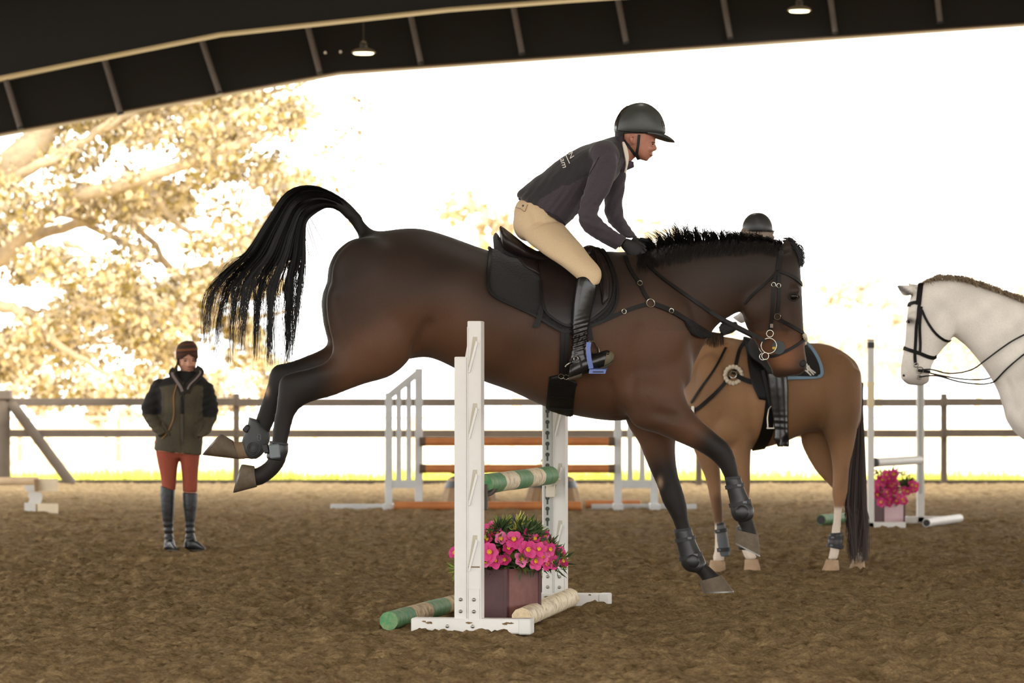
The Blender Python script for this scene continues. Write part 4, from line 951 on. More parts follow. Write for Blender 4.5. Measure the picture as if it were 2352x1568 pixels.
# breastplate
bp = thing('breastplate', 'black leather breastplate with steel rings across the chest of the jumping horse', 'breastplate', W(1493, 697, HD))
for s_ in (1, -1):
    strap([(1436, 590), (1448, 620), (1469, 652), (1480, 675), (1490, 690)], BV1, HD, .02, .006, .006, s_).build('wither_strap', leather, bp)
    strap([(1385, 737), (1410, 726), (1432, 716), (1460, 706), (1484, 699)], BV1, HD, .022, .006, .006, s_).build('girth_strap', leather, bp)
    strap([(1502, 699), (1540, 714), (1580, 738), (1610, 756), (1638, 772)], BV1, HD, .026, .008, .008, s_).build('chest_strap', leather, bp)
    shell([(1570, 738), (1600, 748), (1638, 766), (1640, 774), (1610, 776), (1585, 768)], BV1, HD, .006, .012, 8, 12, s_).build('chest_pad', M('black_fleece', (20, 18, 17), .95, bump=(160, 1, .01)), bp)
    for (x, y, r) in ((1469, 652, .013), (1493, 697, .022), (1432, 716, .012), (1541, 715, .012)):
        p, n = cast(BV1, x, y, HD, .012, s_); ringm(p, r, .0028, n, 18).build('ring', steelm, bp)
# bridle
br = thing('bridle', 'black figure-eight bridle with three-ring bit on the jumping horse', 'bridle', W(1785, 700, HD))
for s_ in (1, -1):
    strap([(1796, 575), (1790, 598), (1787, 622)], BV1, HD, .026, .005, .005, s_).build('headpiece', leather, br)
    o = strap([(1788, 622), (1810, 630), (1828, 641), (1843, 656)], BV1, HD, .018, .006, .007, s_).build('browband', leather, br)
    strap([(1786, 624), (1765, 645), (1735, 672), (1711, 698)], BV1, HD, .013, .005, .005, s_).build('throatlatch', leather, br)
    c1 = strap([(1783, 624), (1777, 660), (1775, 700), (1772, 735), (1769, 756)], BV1, HD, .017, .005, .006, s_).build('cheekpiece', leather, br)
    c2 = strap([(1789, 624), (1789, 660), (1788, 695), (1785, 718)], BV1, HD, .017, .005, .006, s_).build('cheekpiece', leather, br)
    for x, y, c in ((1777, 654, c1), (1788, 656, c2)):
        p, n = cast(BV1, x, y, HD, .012, s_); ringm(p, .011, .0024, n, 12).build('buckle', steelm, c)
    p, n = cast(BV1, 1772, 747, HD, .012, s_); MB().box(p, (.016, .008, .02)).build('keeper', M('keeper_taupe', (118, 104, 90), .6), c1, False)
    strap([(1788, 732), (1810, 744), (1832, 757), (1850, 770)], BV1, HD, .018, .006, .006, s_).build('noseband', leather, br)
    strap([(1851, 776), (1830, 792), (1805, 806), (1782, 816), (1768, 818)], BV1, HD, .015, .005, .006, s_).build('noseband_lower', leather, br)
    p, n = cast(BV1, 1785, 726, HD, .012, s_); ringm(p, .016, .0028, n, 18).build('cheek_ring', steelm, br)
    bt = None
    for k, (x, y, r) in enumerate(((1767, 792, .040), (1769, 764, .018), (1761, 815, .018))):
        p, n = cast(BV1, x, y, HD, .02, s_); p.y = HD-s_*.085; o = ringm(p, r, .0024, (0.1, 1, 0), 26)
        bt = o.build('bit_ring', steelm, br) if bt is None else bt; 
        if k: o.build('loop', steelm, bt)
    p, n = cast(BV1, 1788, 797, HD, .008, s_); MB().lathe(p, [(.036, -.003), (.036, .004), (.012, .005)], 20, n).build('bit_guard', M('bit_guard_grey', (58, 62, 64), .7), bt)
    p, n = cast(BV1, 1779, 798, HD, .02, s_); MB().ell(p, (.012, .008, .009)).build('guard_knob', M('knob_yellow', (196, 160, 60), .5), bt)
m = MB(); 
for k in range(7): m.ell(W(1848+2*math.sin(k*.5), 770+k*3, HD+.04*math.sin((k-3)*.7)), (.012, .03, .012), nu=8, nv=6)
m.build('nose_fleece', fleece, br)
MB().tube([W(1778, 798, HD-.062), W(1780, 803, HD-.03), W(1780, 803, HD+.03), W(1778, 798, HD+.062)], .007, 8).build('mouthpiece', steelm, br)
for s_ in (1, -1):
    # rein from the hand along the neck to the big ring
    P = crom([(1466, 588), (1510, 632), (1560, 668), (1615, 704), (1650, 727), (1690, 748), (1730, 768), (1758, 784)], 5); pts, nn = [], []
    for px, py in P:
        if px < 1640: p, n = cast(BV1, px, py, HD, .008, 1)
        else: t_ = (px-1640)/118; p = W(px, py, HD-.11+.02*t_); n = Vector((0, -1, 0))
        if s_ < 0: p = Vector((p.x, 2*HD-p.y, p.z)); n = Vector((n.x, -n.y, n.z))
        pts.append(p); nn.append(n)
    for _ in range(3): pts = [pts[0]]+[(pts[i-1]+pts[i]*2+pts[i+1])/4 for i in range(1, len(pts)-1)]+[pts[-1]]
    ribbon(MB(), pts, nn, .019, .005).build('rein', leather, br)
# leg boots
def leg_boot(label, st, d, straps, kind='tendon', group='protective boots on the jumping horse', mat=bootshell, lw=.010):
    t = thing(kind+'_boot', label, 'horse boot', W((st[0][0]+st[-1][0])/2, (st[0][1]+st[-1][1])/2, d+st[0][5]), group=group)
    m_ = MB().loft(st, d, 22, 4); me_ = fuse(m_, .006, 3); bv = bvh_of(me_); o = link('shell', me_, mat, t)
    k = len(st); A, B = st[0], st[-1]
    MB().loft([tuple(np.array(st[0])+np.array([0, -2, 0, -2, .004, 0])), tuple(np.array(st[0])*.86+np.array(st[1])*.14+np.array([0, 0, 0, 0, .004, 0]))], d, 22, 2).build('top_binding', neop, t)
    for f in straps:
        i = f*(k-1); a = int(min(i, k-2)); q = np.array(st[a])*(1-(i-a))+np.array(st[a+1])*(i-a); q2 = q+np.array([0, 4, 0, 4, 0, 0]); g = np.array([0, 0, 0, 0, .006, 0])
        dx, dy_ = q[0]-q[2], q[1]-q[3]; l = math.hypot(dx, dy_); gx = np.array([dx/l*3, dy_/l*3, -dx/l*3, -dy_/l*3, 0, 0])
        tx, ty = -dy_/l*9, dx/l*9
        if ty < 0: tx, ty = -tx, -ty
        so_ = MB().loft([tuple(q+g+gx), tuple(q+g+gx+np.array([tx, ty, tx, ty, 0, 0]))], d, 22, 1).build('strap', neop, t)
        cx_, cy_ = q[0]*.72+q[2]*.28+tx/2, q[1]*.72+q[3]*.28+ty/2
        p, n = cast(bv, cx_, cy_, d+st[0][5], .008, 1); MB().box(p, (.022, .006, .014), bev=.002).build('fastener', strapgrey, so_, False)
    return t, bv
lb, bv = leg_boot('black open tendon boot on the forward folded foreleg of the jumping horse', [(1701, 1094, 1664, 1098, .044, NR), (1709, 1118, 1670, 1126, .046, NR), (1720, 1144, 1676, 1154, .047, NR), (1731, 1166, 1679, 1178, .050, NR), (1731, 1184, 1686, 1193, .049, NR), (1724, 1196, 1696, 1199, .038, NR)], HD, (.12, .42))
p, n = cast(bv, 1705, 1176, HD+NR, .001); MB().ell(p, (.034, .012, .036), nu=16, nv=10).build('ankle_cup', bootshell, lb)
lb, bv = leg_boot('black open tendon boot on the landing foreleg of the jumping horse', [(1588, 1212, 1547, 1218, .044, FR), (1596, 1236, 1553, 1246, .046, FR), (1606, 1260, 1559, 1272, .047, FR), (1618, 1282, 1565, 1297, .050, FR), (1622, 1298, 1578, 1311, .049, FR), (1612, 1311, 1598, 1315, .038, FR)], HD, (.14, .46))
p, n = cast(bv, 1592, 1288, HD+FR, .001); MB().ell(p, (.034, .012, .036), nu=16, nv=10).build('ankle_cup', bootshell, lb)
lb, bv = leg_boot('rounded black fetlock boot on the trailing far hind leg of the jumping horse', [(598, 968, 572, 960, .040, FR), (620, 996, 566, 984, .046, FR), (616, 1022, 556, 1010, .050, FR), (602, 1044, 556, 1032, .048, FR), (588, 1054, 568, 1050, .034, FR)], HD, (), 'fetlock', mat=M('boot_rubber', (52, 54, 54), .55, bump=(60, .3, .003)))
for r in (.020, .028, .036):
    p, n = cast(bv, 582, 1030, HD+FR, .002); ringm(p, r*.95, .0022, (0, 1, 0), 26).build('ripple', bootshell, lb)
p, n = cast(bv, 595, 1004, HD+FR, .003); ringm(p, .017, .0016, (.2, 1, 0), 22, .55).build('maker_oval', strapgrey, lb); MB().tube([p+Vector((-.012, -.001, .006)), p+Vector((.010, -.001, -.008))], .0014, 5).build('maker_mark', strapgrey, lb)
MB().box(W(567, 984, HD+FR), (.03, .07, .04), Matrix.Rotation(.7, 3, 'Y'), .006).build('strap_tab', neop, lb, False)
lb, bv = leg_boot('black fetlock boot with grey buckle on the nearer hind leg of the jumping horse', [(662, 1020, 619, 1014, .042, NR), (662, 1036, 616, 1030, .047, NR), (657, 1052, 612, 1046, .047, NR), (652, 1060, 614, 1054, .044, NR)], HD, (), 'fetlock')
MB().box(W(631, 1036, HD+NR-.046), (.055, .012, .075), Matrix.Rotation(-.1, 3, 'Y'), .006).build('buckle_plate', M('plate_grey', (98, 106, 110), .4), lb, False)
MB().box(W(612, 1030, HD+NR), (.03, .07, .05), Matrix.Rotation(-.25, 3, 'Y'), .006).build('strap_tab', neop, lb, False)

# ---------------------------------------------------------------- people: shared tools
skin = M('skin', (196, 142, 116), .5, noise=(40, .08), bump=(120, .1, .001))
skin_red = M('skin_ruddy', (172, 116, 94), .5, noise=(40, .12)); glove = M('glove_black', (22, 21, 22), .7, bump=(120, .3, .002))
def hand_mb(c, fwd, up, side, sc=1.0, mb=None):
    """closed riding hand: palm, four fingers bent round the rein, thumb on top"""
    f = Vector(fwd).normalized(); u = Vector(up); u = (u-f*u.dot(f)).normalized(); r = f.cross(u)*side; c = Vector(c); mb = mb or MB()
    R = lambda x, y, z: c+(f*x+r*y+u*z)*sc
    mb.loft if False else None
    rings = []
    for x, wy, wz in ((-.055, .022, .026), (-.03, .020, .034), (0, .019, .042), (.03, .018, .042), (.045, .014, .038)):
        rings.append([R(x, wy*math.cos(a), wz*math.sin(a)) for a in np.linspace(0, 2*math.pi, 15)[:-1]])
    mb.rings(rings)
    for i, (z, L_) in enumerate(((.030, .95), (.010, 1.05), (-.011, 1.0), (-.030, .82))):
        mb.tube([R(.030, 0, z), R(.030+.036*L_, .004, z), R(.040+.034*L_, -.024, z*.96), R(.034+.020*L_, -.042, z*.94), R(.024+.010*L_, -.036, z*.92)], [.0098, .0098, .0092, .0086, .0075], 8)
    mb.tube([R(-.02, -.012, .030), R(.012, -.022, .044), R(.040, -.024, .046), R(.060, -.020, .042)], [.012, .011, .010, .008], 8)
    return mb
def blobhead(mb, d, front, sgn=1): pass

# ---------------------------------------------------------------- the jumping rider
R1 = thing('person', 'rider in dark jacket, beige breeches and tall boots folded over the jumping horse', 'person', W(1240, 560, HD))
T_ = [(1192, 457, 1298, 519, .150), (1190, 441, 1316, 503, .158), (1237, 402, 1338, 478, .155), (1290, 363, 1366, 452, .165), (1335, 337, 1400, 425, .180), (1375, 324, 1422, 398, .172), (1404, 315, 1434, 378, .115), (1418, 312, 1441, 356, .066)]
AN = [(1405, 338, 1372, 366, .055, -.15), (1414, 352, 1362, 376, .060, -.19), (1417, 390, 1350, 408, .058, -.215), (1402, 433, 1336, 450, .054, -.23), (1384, 462, 1330, 480, .050, -.235), (1376, 490, 1328, 508, .048, -.235), (1384, 506, 1340, 527, .046, -.22), (1410, 527, 1376, 554, .042, -.17), (1440, 545, 1414, 575, .037, -.115)]
AF = [(1430, 360, 1396, 368, .055, .15), (1438, 390, 1396, 392, .056, .19), (1437, 424, 1394, 430, .054, .205), (1431, 466, 1387, 468, .050, .21), (1434, 497, 1392, 502, .047, .205), (1450, 524, 1408, 524, .043, .17), (1466, 546, 1434, 546, .038, .11)]
PEL = [(1204, 452, 1282, 492, .135), (1186, 466, 1284, 503, .160), (1180, 492, 1292, 514, .172), (1184, 522, 1292, 530, .165), (1204, 548, 1284, 548, .13), (1230, 568, 1275, 560, .07)]
def thigh(s_): return [(1188, 520, 1292, 512, .10, s_*.085), (1208, 552, 1314, 537, .098, s_*.16), (1240, 578, 1337, 564, .090, s_*.235), (1278, 603, 1358, 591, .080, s_*.30), (1316, 632, 1378, 616, .067, s_*.345), (1334, 648, 1382, 634, .056, s_*.36), (1345, 662, 1376, 652, .050, s_*.36)]
def calf(s_): k = s_*.365; return [(1333, 628, 1360, 622, .030, k), (1326, 638, 1368, 640, .050, k), (1320, 658, 1372, 658, .056, k), (1314, 698, 1365, 692, .055, k), (1312, 735, 1357, 728, .049, k), (1312, 765, 1351, 760, .043, k), (1313, 790, 1352, 788, .040, k), (1309, 815, 1360, 812, .041, k), (1306, 842, 1360, 838, .040, k), (1308, 866, 1350, 852, .036, k)]
def foot(s_): k = s_*.37; return [(1306, 868, 1307, 842, .026, k), (1316, 870, 1318, 828, .036, k), (1335, 863, 1342, 815, .042, k), (1358, 853, 1368, 811, .044, k), (1382, 845, 1392, 804, .043, k), (1399, 838, 1404, 807, .034, k), (1408, 826, 1410, 815, .014, k)]
HEADS = [(1482, 246, 1452, 248, .03), (1500, 258, 1432, 262, .062), (1511, 285, 1421, 285, .076), (1508, 312, 1420, 308, .077), (1504, 326, 1424, 322, .073), (1501, 340, 1432, 336, .067), (1497, 352, 1446, 348, .060), (1490, 364, 1458, 357, .045), (1482, 369, 1466, 364, .022)]
NECK = [(1474, 350, 1424, 318, .052), (1456, 364, 1414, 330, .054), (1440, 384, 1398, 344, .062), (1420, 400, 1380, 360, .07)]
b = MB(); sh = -.012
for st in (T_, AN, AF, PEL, thigh(-1), thigh(1), calf(-1), calf(1), foot(-1), foot(1)): b.loft(st, HD, 18, 3, grow=sh)
b.loft(HEADS, HD, 22, 4); b.loft(NECK, HD, 18, 3)
b.loft([(1503, 326, 1492, 328, .010), (1507, 335, 1494, 336, .014), (1510, 342, 1494, 343, .018), (1504, 347, 1494, 347, .014)], HD, 12, 3)     # nose
el(b, 1496, 354, HD, 4, 2.6, .024); el(b, 1494, 359, HD, 4, 2.6, .022); el(b, 1484, 365, HD, 6, 5, .022)
el(b, 1494, 341, HD-.036, 8, 7, .018); el(b, 1494, 341, HD+.036, 8, 7, .018); el(b, 1500, 326, HD, 6, 4, .05)
for s_ in (-1, 1): el(b, 1453, 320, HD+s_*.074, 7, 12, .011, 12)
me = fuse(b, .0062, 3); BR = bvh_of(me); link('body', me, skin_red, R1)
p, n = cast(BR, 1453, 320, HD, 0); MB().tube([p+Vector((-.008, -.002, .012)), p+Vector((.004, -.004, .018)), p+Vector((.010, -.004, .006)), p+Vector((.004, -.003, -.012))], .004, 6).build('ear_rim', skin_red, R1)
p, n = cast(BR, 1450, 331, HD, .003); MB().ell(p, (.004, .004, .004)).build('ear_stud', steelm, R1)
for s_ in (1, -1):
    p, n = cast(BR, 1499, 331, HD, .0, s_); MB().ell(p, (.006, .006, .004)).build('eye', eyem, R1)
    p, n = cast(BR, 1500, 326.5, HD, .001, s_); MB().ell(p, (.012, .006, .003)).build('eyebrow', M('brow_brown', (86, 60, 46), .8), R1)
p, n = cast(BR, 1496, 356.5, HD, .0); MB().ell(p, (.011, .012, .0025)).build('mouth', M('lip_line', (136, 74, 66), .6), R1)
# jacket
b = MB(); b.loft(T_, HD, 26, 4); b.loft(AN, HD, 20, 4); b.loft(AF, HD, 20, 4); el(b, 1388, 356, HD-.155, 34, 34, .075, 30); el(b, 1400, 360, HD+.155, 30, 32, .07, 30)
me = fuse(b, .0085, 4); co = vco(me); n_ = vnrm(me); P = to_px(co)
q = .0022*np.sin((P[:, 0]*.55+P[:, 1]*.35)*.6+5*noise3(co, 9, 1))*np.clip(1.2-np.abs(P[:, 1]-470)/90, 0, 1)
q += .0018*np.sin((P[:, 1]*.75-P[:, 0]*.25)*.42+5*noise3(co, 7, 4))*(segdist(P, [(1345, 470), (1350, 520), (1420, 555)]) < 34)
q += .007*noise3(co, 14, 2)+.003*noise3(co, 40, 6)
set_vco(me, co+n_*q[:, None]); BJ = bvh_of(me)
cj = np.ones((len(co), 1))*np.array(lin((58, 50, 58)))
vest = ((segdist(P, [(1210, 440), (1300, 375), (1395, 330)]) < 46) & (co[:, 1] > HD-.19)); side_p = segdist(P, [(1250, 470), (1300, 440), (1345, 440)]) < 16
sm01 = np.where(vest & ~side_p, 1.0, 0.0); cj = cj*(1-sm01[:, None])+np.array(lin((36, 33, 36)))*sm01[:, None]
paint(me, cj); JK = link('jacket', me, M('jacket_cloth', (58, 50, 58), .8, attr='coat', noise=(120, .25), bump=(300, .35, .002), sheen=.25), R1)
m = MB(); strap([(1376, 361), (1366, 380), (1350, 410), (1338, 448)], BJ, HD, .004, .003, .001, mb=m); m.build('sleeve_seam', M('seam_dark', (30, 27, 30), .8), JK)
m = MB(); strap([(1442, 547), (1430, 562), (1419, 577)], BJ, HD, .014, .008, .003, mb=m); m.build('cuff', M('jacket_trim', (42, 37, 43), .8), JK)
m = MB(); strap([(1191, 456), (1220, 476), (1260, 489), (1288, 506), (1298, 518)], BJ, HD, .014, .008, .003, mb=m); m.build('hem_band', M('jacket_trim', (0, 0, 0)), JK)
# raised collar with pale lining
m = MB(); m.loft([(1408, 316, 1444, 372, .088), (1414, 311, 1440, 350, .080), (1420, 308, 1436, 334, .074), (1424, 306, 1434, 326, .07)], HD, 20, 3, cap=False); m.build('collar', M('jacket_trim', (0, 0, 0)), JK)
ps = [W(1431, 326, HD-.075), W(1435, 338, HD-.082), W(1439, 357, HD-.085), W(1440, 375, HD-.080), W(1436, 396, HD-.07)]
ribbon(MB(), [Vector(p) for p in crom([tuple(p) for p in ps], 4)], [Vector((.6, -.8, 0))]*17, [.010+.016*math.sin(math.pi*min(1, k/13)) for k in range(17)], .006).build('collar_lining', M('lining_cream', (222, 212, 196), .9), JK)
MB().loft([(1426, 360, 1426, 398, .062), (1440, 367, 1440, 391, .052), (1453, 371, 1454, 385, .034), (1455, 372, 1456, 384, .03)], HD, 16, 2, .7).build('collar_tip', M('collar_plum', (62, 52, 64), .85), JK)
# lettering on the back
def lettering(txt, ox, oy, bx, by, ux, uy, size, shear, parent, bv, d):
    c = bpy.data.curves.new('lettering', 'FONT'); c.body = txt; c.size = 1; c.shear = shear; c.resolution_u = 3
    o = bpy.data.objects.new('tmp', c); COL.objects.link(o); dg = bpy.context.evaluated_depsgraph_get(); me = bpy.data.meshes.new_from_object(o.evaluated_get(dg)); bpy.data.objects.remove(o)
    for v in me.vertices:
        s_, t_ = v.co.x*size, v.co.y*size; p, n = cast(bv, ox+bx*s_+ux*t_, oy+by*s_+uy*t_, d, .0045); v.co = p
    return link('lettering', me, M('thread_white', (232, 228, 222), .7), parent, False)
lettering('AN', 1302, 344, .36, .93, .80, -.52, 17, 0, JK, BJ, HD)
lettering('am', 1287, 366, .30, .95, .80, -.50, 19, .35, JK, BJ, HD)
lettering('L', 1330, 333, .5, .5, .8, -.3, 9, 0, JK, BJ, HD)
m = MB(); strap([(1299, 352), (1303, 363), (1309, 376)], BJ, HD, .004, .002, .004, mb=m); m.build('underline', M('thread_white', (0, 0, 0)), JK)
# breeches
b = MB(); b.loft(PEL, HD, 24, 4); b.loft(thigh(-1), HD, 22, 4); b.loft(thigh(1), HD, 22, 4); el(b, 1212, 512, HD-.09, 34, 42, .09); el(b, 1212, 512, HD+.09, 34, 42, .09)
me = fuse(b, .009, 5); co = vco(me); P = to_px(co); n_ = vnrm(me)
q = -.004*np.exp(-(segdist(P, [(1225, 512), (1250, 500), (1275, 494)])/3.5)**2)-.003*np.exp(-(segdist(P, [(1228, 522), (1262, 506)])/3)**2)+.004*noise3(co, 12, 5)
set_vco(me, co+n_*q[:, None]); BB = bvh_of(me)
BRE = link('breeches', me, M('breeches_beige', (204, 180, 146), .85, noise=(200, .1), bump=(400, .3, .001)), R1)
m = MB(); strap([(1184, 476), (1196, 480), (1205, 486), (1209, 478), (1212, 470)], BB, HD, .004, .003, .001, mb=m); m.build('pocket_seam', M('seam_tan', (150, 128, 100), .8), BRE)
p, n = cast(BB, 1202, 473, HD, .002); MB().ell(p, (.006, .003, .006)).build('pocket_stud', M('stud_dark', (60, 50, 44), .4), BRE)
# boots, gloves
polish = M('boot_polished', (20, 20, 21), .25, bump=(22, .12, .01), spec=.5); suede = M('boot_sole', (74, 66, 52), .85, noise=(30, .3))
for s_, nm in ((-1, 'near'), (1, 'far')):
    b = MB(); b.loft(calf(s_), HD, 22, 4); b.loft(foot(s_), HD, 20, 4); me = fuse(b, .0065, 3); co = vco(me); P = to_px(co); n_ = vnrm(me)
    q = .0035*np.sin(P[:, 1]*.62+P[:, 0]*.18+2.5*noise3(co, 10, 3))*np.exp(-((P[:, 1]-775)/30)**2); set_vco(me, co+n_*q[:, None]); bo = bvh_of(me)
    bt = link('riding_boot', me, polish, R1); k = s_*.37
    MB().loft([(1306, 874, 1307, 866, .028, k), (1330, 868, 1330, 858, .040, k), (1336, 864, 1337, 856, .040, k)], HD, 16, 3).build('heel', suede, bt)
    MB().loft([(1350, 858, 1352, 850, .040, k), (1382, 849, 1384, 842, .044, k), (1402, 839, 1404, 832, .032, k), (1409, 826, 1411, 822, .012, k)], HD, 16, 3).build('sole', suede, bt)
    MB().loft([(1386, 843, 1394, 806, .0435, k), (1400, 837, 1405, 808, .0345, k), (1409, 826, 1411, 815, .0145, k)], HD, 16, 3, grow=.0012).build('toe_cap', M('boot_dusty', (92, 84, 66), .8, noise=(40, .3)), bt)
    if s_ < 0:
        spb = MB(); strap([(1306, 829), (1318, 824), (1330, 819)], bo, HD+k, .014, .005, .003, mb=spb); strap([(1330, 820), (1334, 832), (1336, 846)], bo, HD+k, .010, .005, .003, mb=spb); sp_ = spb.build('spur_strap', leather, bt)
        p, n = cast(bo, 1324, 824, HD+k, .006); ringm(p, .012, .002, n, 12).build('buckle', steelm, sp_); MB().tube([W(1311, 832, HD+k-.03), W(1302, 838, HD+k), W(1298, 842, HD+k)], .004, 6).build('spur', steelm, bt)
        p, n = cast(bo, 1344, 801, HD+k, .003); MB().lathe(p, [(.008, -.001), (.008, .003), (.004, .004)], 14, n).build('zip_stud', steelm, bt)
    hc = W(1452, 570, HD-.075) if s_ < 0 else W(1470, 566, HD+.075)
    link('glove', fuse(hand_mb(hc, (.82, .12*-s_, -.55), (.45, 0, .8), -s_ if s_ < 0 else -s_, 1.02), .0042, 2), glove, R1)
# helmet
HL = [(1414, 309, 1522, 310, .090), (1411, 303, 1528, 307, .101), (1410, 294, 1529, 300, .106), (1413, 277, 1526, 282, .107), (1424, 257, 1517, 262, .099), (1440, 244, 1502, 247, .080), (1456, 238, 1488, 239, .052), (1470, 236, 1476, 236, .01)]
hm = M('helmet_matte', (52, 56, 54), .42, noise=(60, .08)); hg = M('helmet_gloss', (24, 25, 25), .15)
b = MB(); b.loft(HL, HD, 30, 5); me = fuse(b, .006, 2); BH = bvh_of(me); he = link('helmet', me, hm, R1)
b = MB(); b.loft([(1480, 302, 1482, 312, .094), (1508, 304, 1504, 317, .093), (1524, 308, 1520, 322, .082), (1538, 315, 1533, 326, .062), (1546, 321, 1543, 327, .040), (1550, 325, 1549, 328, .012)], HD, 22, 4); b.build('visor', hm, he)
m = MB(); strap([(1412, 298), (1440, 302), (1480, 304), (1520, 306)], BH, HD, .004, .004, .001, mb=m); m.build('rim_piping', hg, he)
m = MB(); strap([(1440, 240), (1428, 256), (1418, 276), (1414, 296)], BH, HD, .03, .003, .001, mb=m); m.build('rear_panel', hg, he)
for x0, y0, x1, y1 in ((1416, 276, 1426, 268), (1430, 258, 1440, 252)):
    m = MB(); strap([(x0, y0), (x1, y1)], BH, HD, .003, .002, .003, mb=m, curve=False); m.build('vent_edge', steelm, he)
bd = MB(); strap([(1521, 277), (1521, 285), (1523, 293)], BH, HD, .0025, .002, .002, mb=bd); strap([(1521, 277), (1525, 276)], BH, HD, .0025, .002, .002, mb=bd, curve=False); strap([(1523, 293), (1527, 293)], BH, HD, .0025, .002, .002, mb=bd, curve=False); strap([(1524.5, 280), (1523.5, 284), (1526, 287), (1525, 290)], BH, HD, .0022, .002, .002, mb=bd); bd.build('badge', steelm, he)
MB().loft([(1412, 306, 1440, 308, .07), (1413, 318, 1436, 322, .065), (1420, 326, 1434, 328, .055)], HD, 16, 2).build('rear_harness', M('harness_black', (20, 20, 21), .7), he)
for s_ in (1, -1):
    for pth in ([(1468, 309), (1466, 330), (1463, 352)], [(1434, 322), (1446, 338), (1460, 356)]):
        pts = [cast(BR, x, y, HD, .004, s_) for x, y in crom(pth, 4)]; ribbon(MB(), [p[0] for p in pts], [p[1] for p in pts], .014, .004).build('chin_strap', M('harness_black', (0, 0, 0)), he)
ribbon(MB(), [W(1461, 352, HD-.062), W(1464, 361, HD-.045), W(1467, 366, HD), W(1464, 361, HD+.045), W(1461, 352, HD+.062)], [Vector((.2, -.7, -.7)), Vector((.3, -.4, -.9)), Vector((.3, 0, -1)), Vector((.3, .4, -.9)), Vector((.2, .7, -.7))], .016, .004).build('chin_cup', M('harness_black', (0, 0, 0)), he)
# stirrups
for s_ in (-1, 1):
    k = HD+s_*.37; st = thing('stirrup', 'blue safety stirrup under the boot of the jumping rider' if s_ < 0 else 'blue safety stirrup on the far side of the jumping horse', 'stirrup', W(1372, 846, k))
    blue = M('stirrup_blue', (88, 108, 168), .45); y0, y1 = k-.062, k+.062
    ribbon(MB(), [W(1353, 786, y0), W(1351, 800, y0-.004), W(1353, 822, y0-.004), W(1358, 846, y0)], [Vector((-.2, -1, 0))]*4, .024, .010).build('outer_branch', blue, st)
    MB().tube([W(1354, 785, y0+.006), W(1362, 783, k-.02), W(1366, 788, k+.02), W(1374, 800, y1), W(1378, 822, y1), W(1384, 846, y1)], .006, 8).build('inner_branch', steelm, st)
    m = MB(); A, B, C_, D_ = W(1354, 848, y0), W(1392, 848, y0), W(1396, 838, y1), W(1360, 838, y1); dz = Vector((-.004, 0, -.022))
    m.add([A, B, C_, D_, A+dz, B+dz, C_+dz, D_+dz], [(0, 1, 2, 3), (7, 6, 5, 4), (0, 4, 5, 1), (1, 5, 6, 2), (2, 6, 7, 3), (3, 7, 4, 0)]); m.build('tread', blue, st, False)
    MB().box(W(1374, 851, y0-.001)+Vector((0, 0, -.006)), (.055, .004, .008)).build('tread_slot', M('slot_navy', (36, 44, 74), .6), st, False)
    ribbon(MB(), [W(1330, 640, HD+s_*.30), W(1345, 700, HD+s_*.335), W(1352, 745, HD+s_*.35), W(1358, 784, k)], [Vector((0, s_, 0))]*4, .024, .006).build('stirrup_leather', leather, st)
# ---------------------------------------------------------------- standing bay horse behind, with its rider
BD = 24.75; bn, bf = -.13, .13
H2 = thing('horse', 'standing bay horse with white socks and saddle waiting behind the jump', 'horse', (W(1780, 1300, BD).x, BD, 0))
b = MB()
b.loft([(1978, 858, 1976, 930, .08), (1962, 826, 1970, 985, .19), (1916, 796, 1912, 1000, .255), (1872, 787, 1866, 990, .275), (1820, 792, 1815, 1010, .30), (1770, 800, 1765, 1026, .315), (1720, 790, 1718, 1034, .295), (1680, 778, 1672, 1036, .26), (1635, 790, 1625, 1032, .23), (1596, 830, 1590, 1004, .17), (1568, 880, 1572, 955, .08)], BD, 26, 4)
b.loft([(1710, 780, 1640, 990, .16), (1655, 770, 1586, 930, .135), (1600, 760, 1552, 892, .115), (1550, 742, 1522, 850, .10), (1500, 722, 1492, 806, .09), (1466, 712, 1462, 775, .08)], BD, 22, 3)
b.loft([(1452, 704, 1480, 745, .06), (1440, 740, 1474, 785, .085), (1428, 790, 1458, 822, .065), (1414, 835, 1440, 852, .045), (1408, 860, 1426, 870, .04)], BD, 18, 3)
ear(b, (1458, 712), (1472, 706), (1452, 688), BD, -.05, .02); ear(b, (1458, 712), (1472, 706), (1452, 688), BD, .05, .02)
nh = [(1890, 840, 1978, 850, .09, bn), (1878, 920, 1980, 920, .125, bn), (1888, 985, 1970, 980, .11, bn), (1902, 1020, 1962, 1025, .085, bn), (1911, 1065, 1952, 1068, .062, bn), (1912, 1105, 1949, 1108, .052, bn), (1911, 1135, 1945, 1142, .046, bn), (1915, 1165, 1935, 1170, .034, bn), (1913, 1195, 1932, 1205, .030, bn), (1907, 1235, 1931, 1240, .034, bn), (1906, 1262, 1928, 1266, .034, bn), (1900, 1285, 1925, 1286, .036, bn)]
fh = [(1850, 900, 1960, 880, .10, bf), (1838, 1000, 1962, 960, .11, bf), (1852, 1045, 1955, 1020, .085, bf), (1876, 1085, 1952, 1070, .06, bf), (1902, 1112, 1954, 1104, .05, bf), (1924, 1138, 1960, 1134, .045, bf), (1938, 1170, 1962, 1170, .034, bf), (1948, 1220, 1970, 1220, .030, bf), (1956, 1256, 1980, 1256, .034, bf), (1960, 1284, 1984, 1284, .036, bf)]
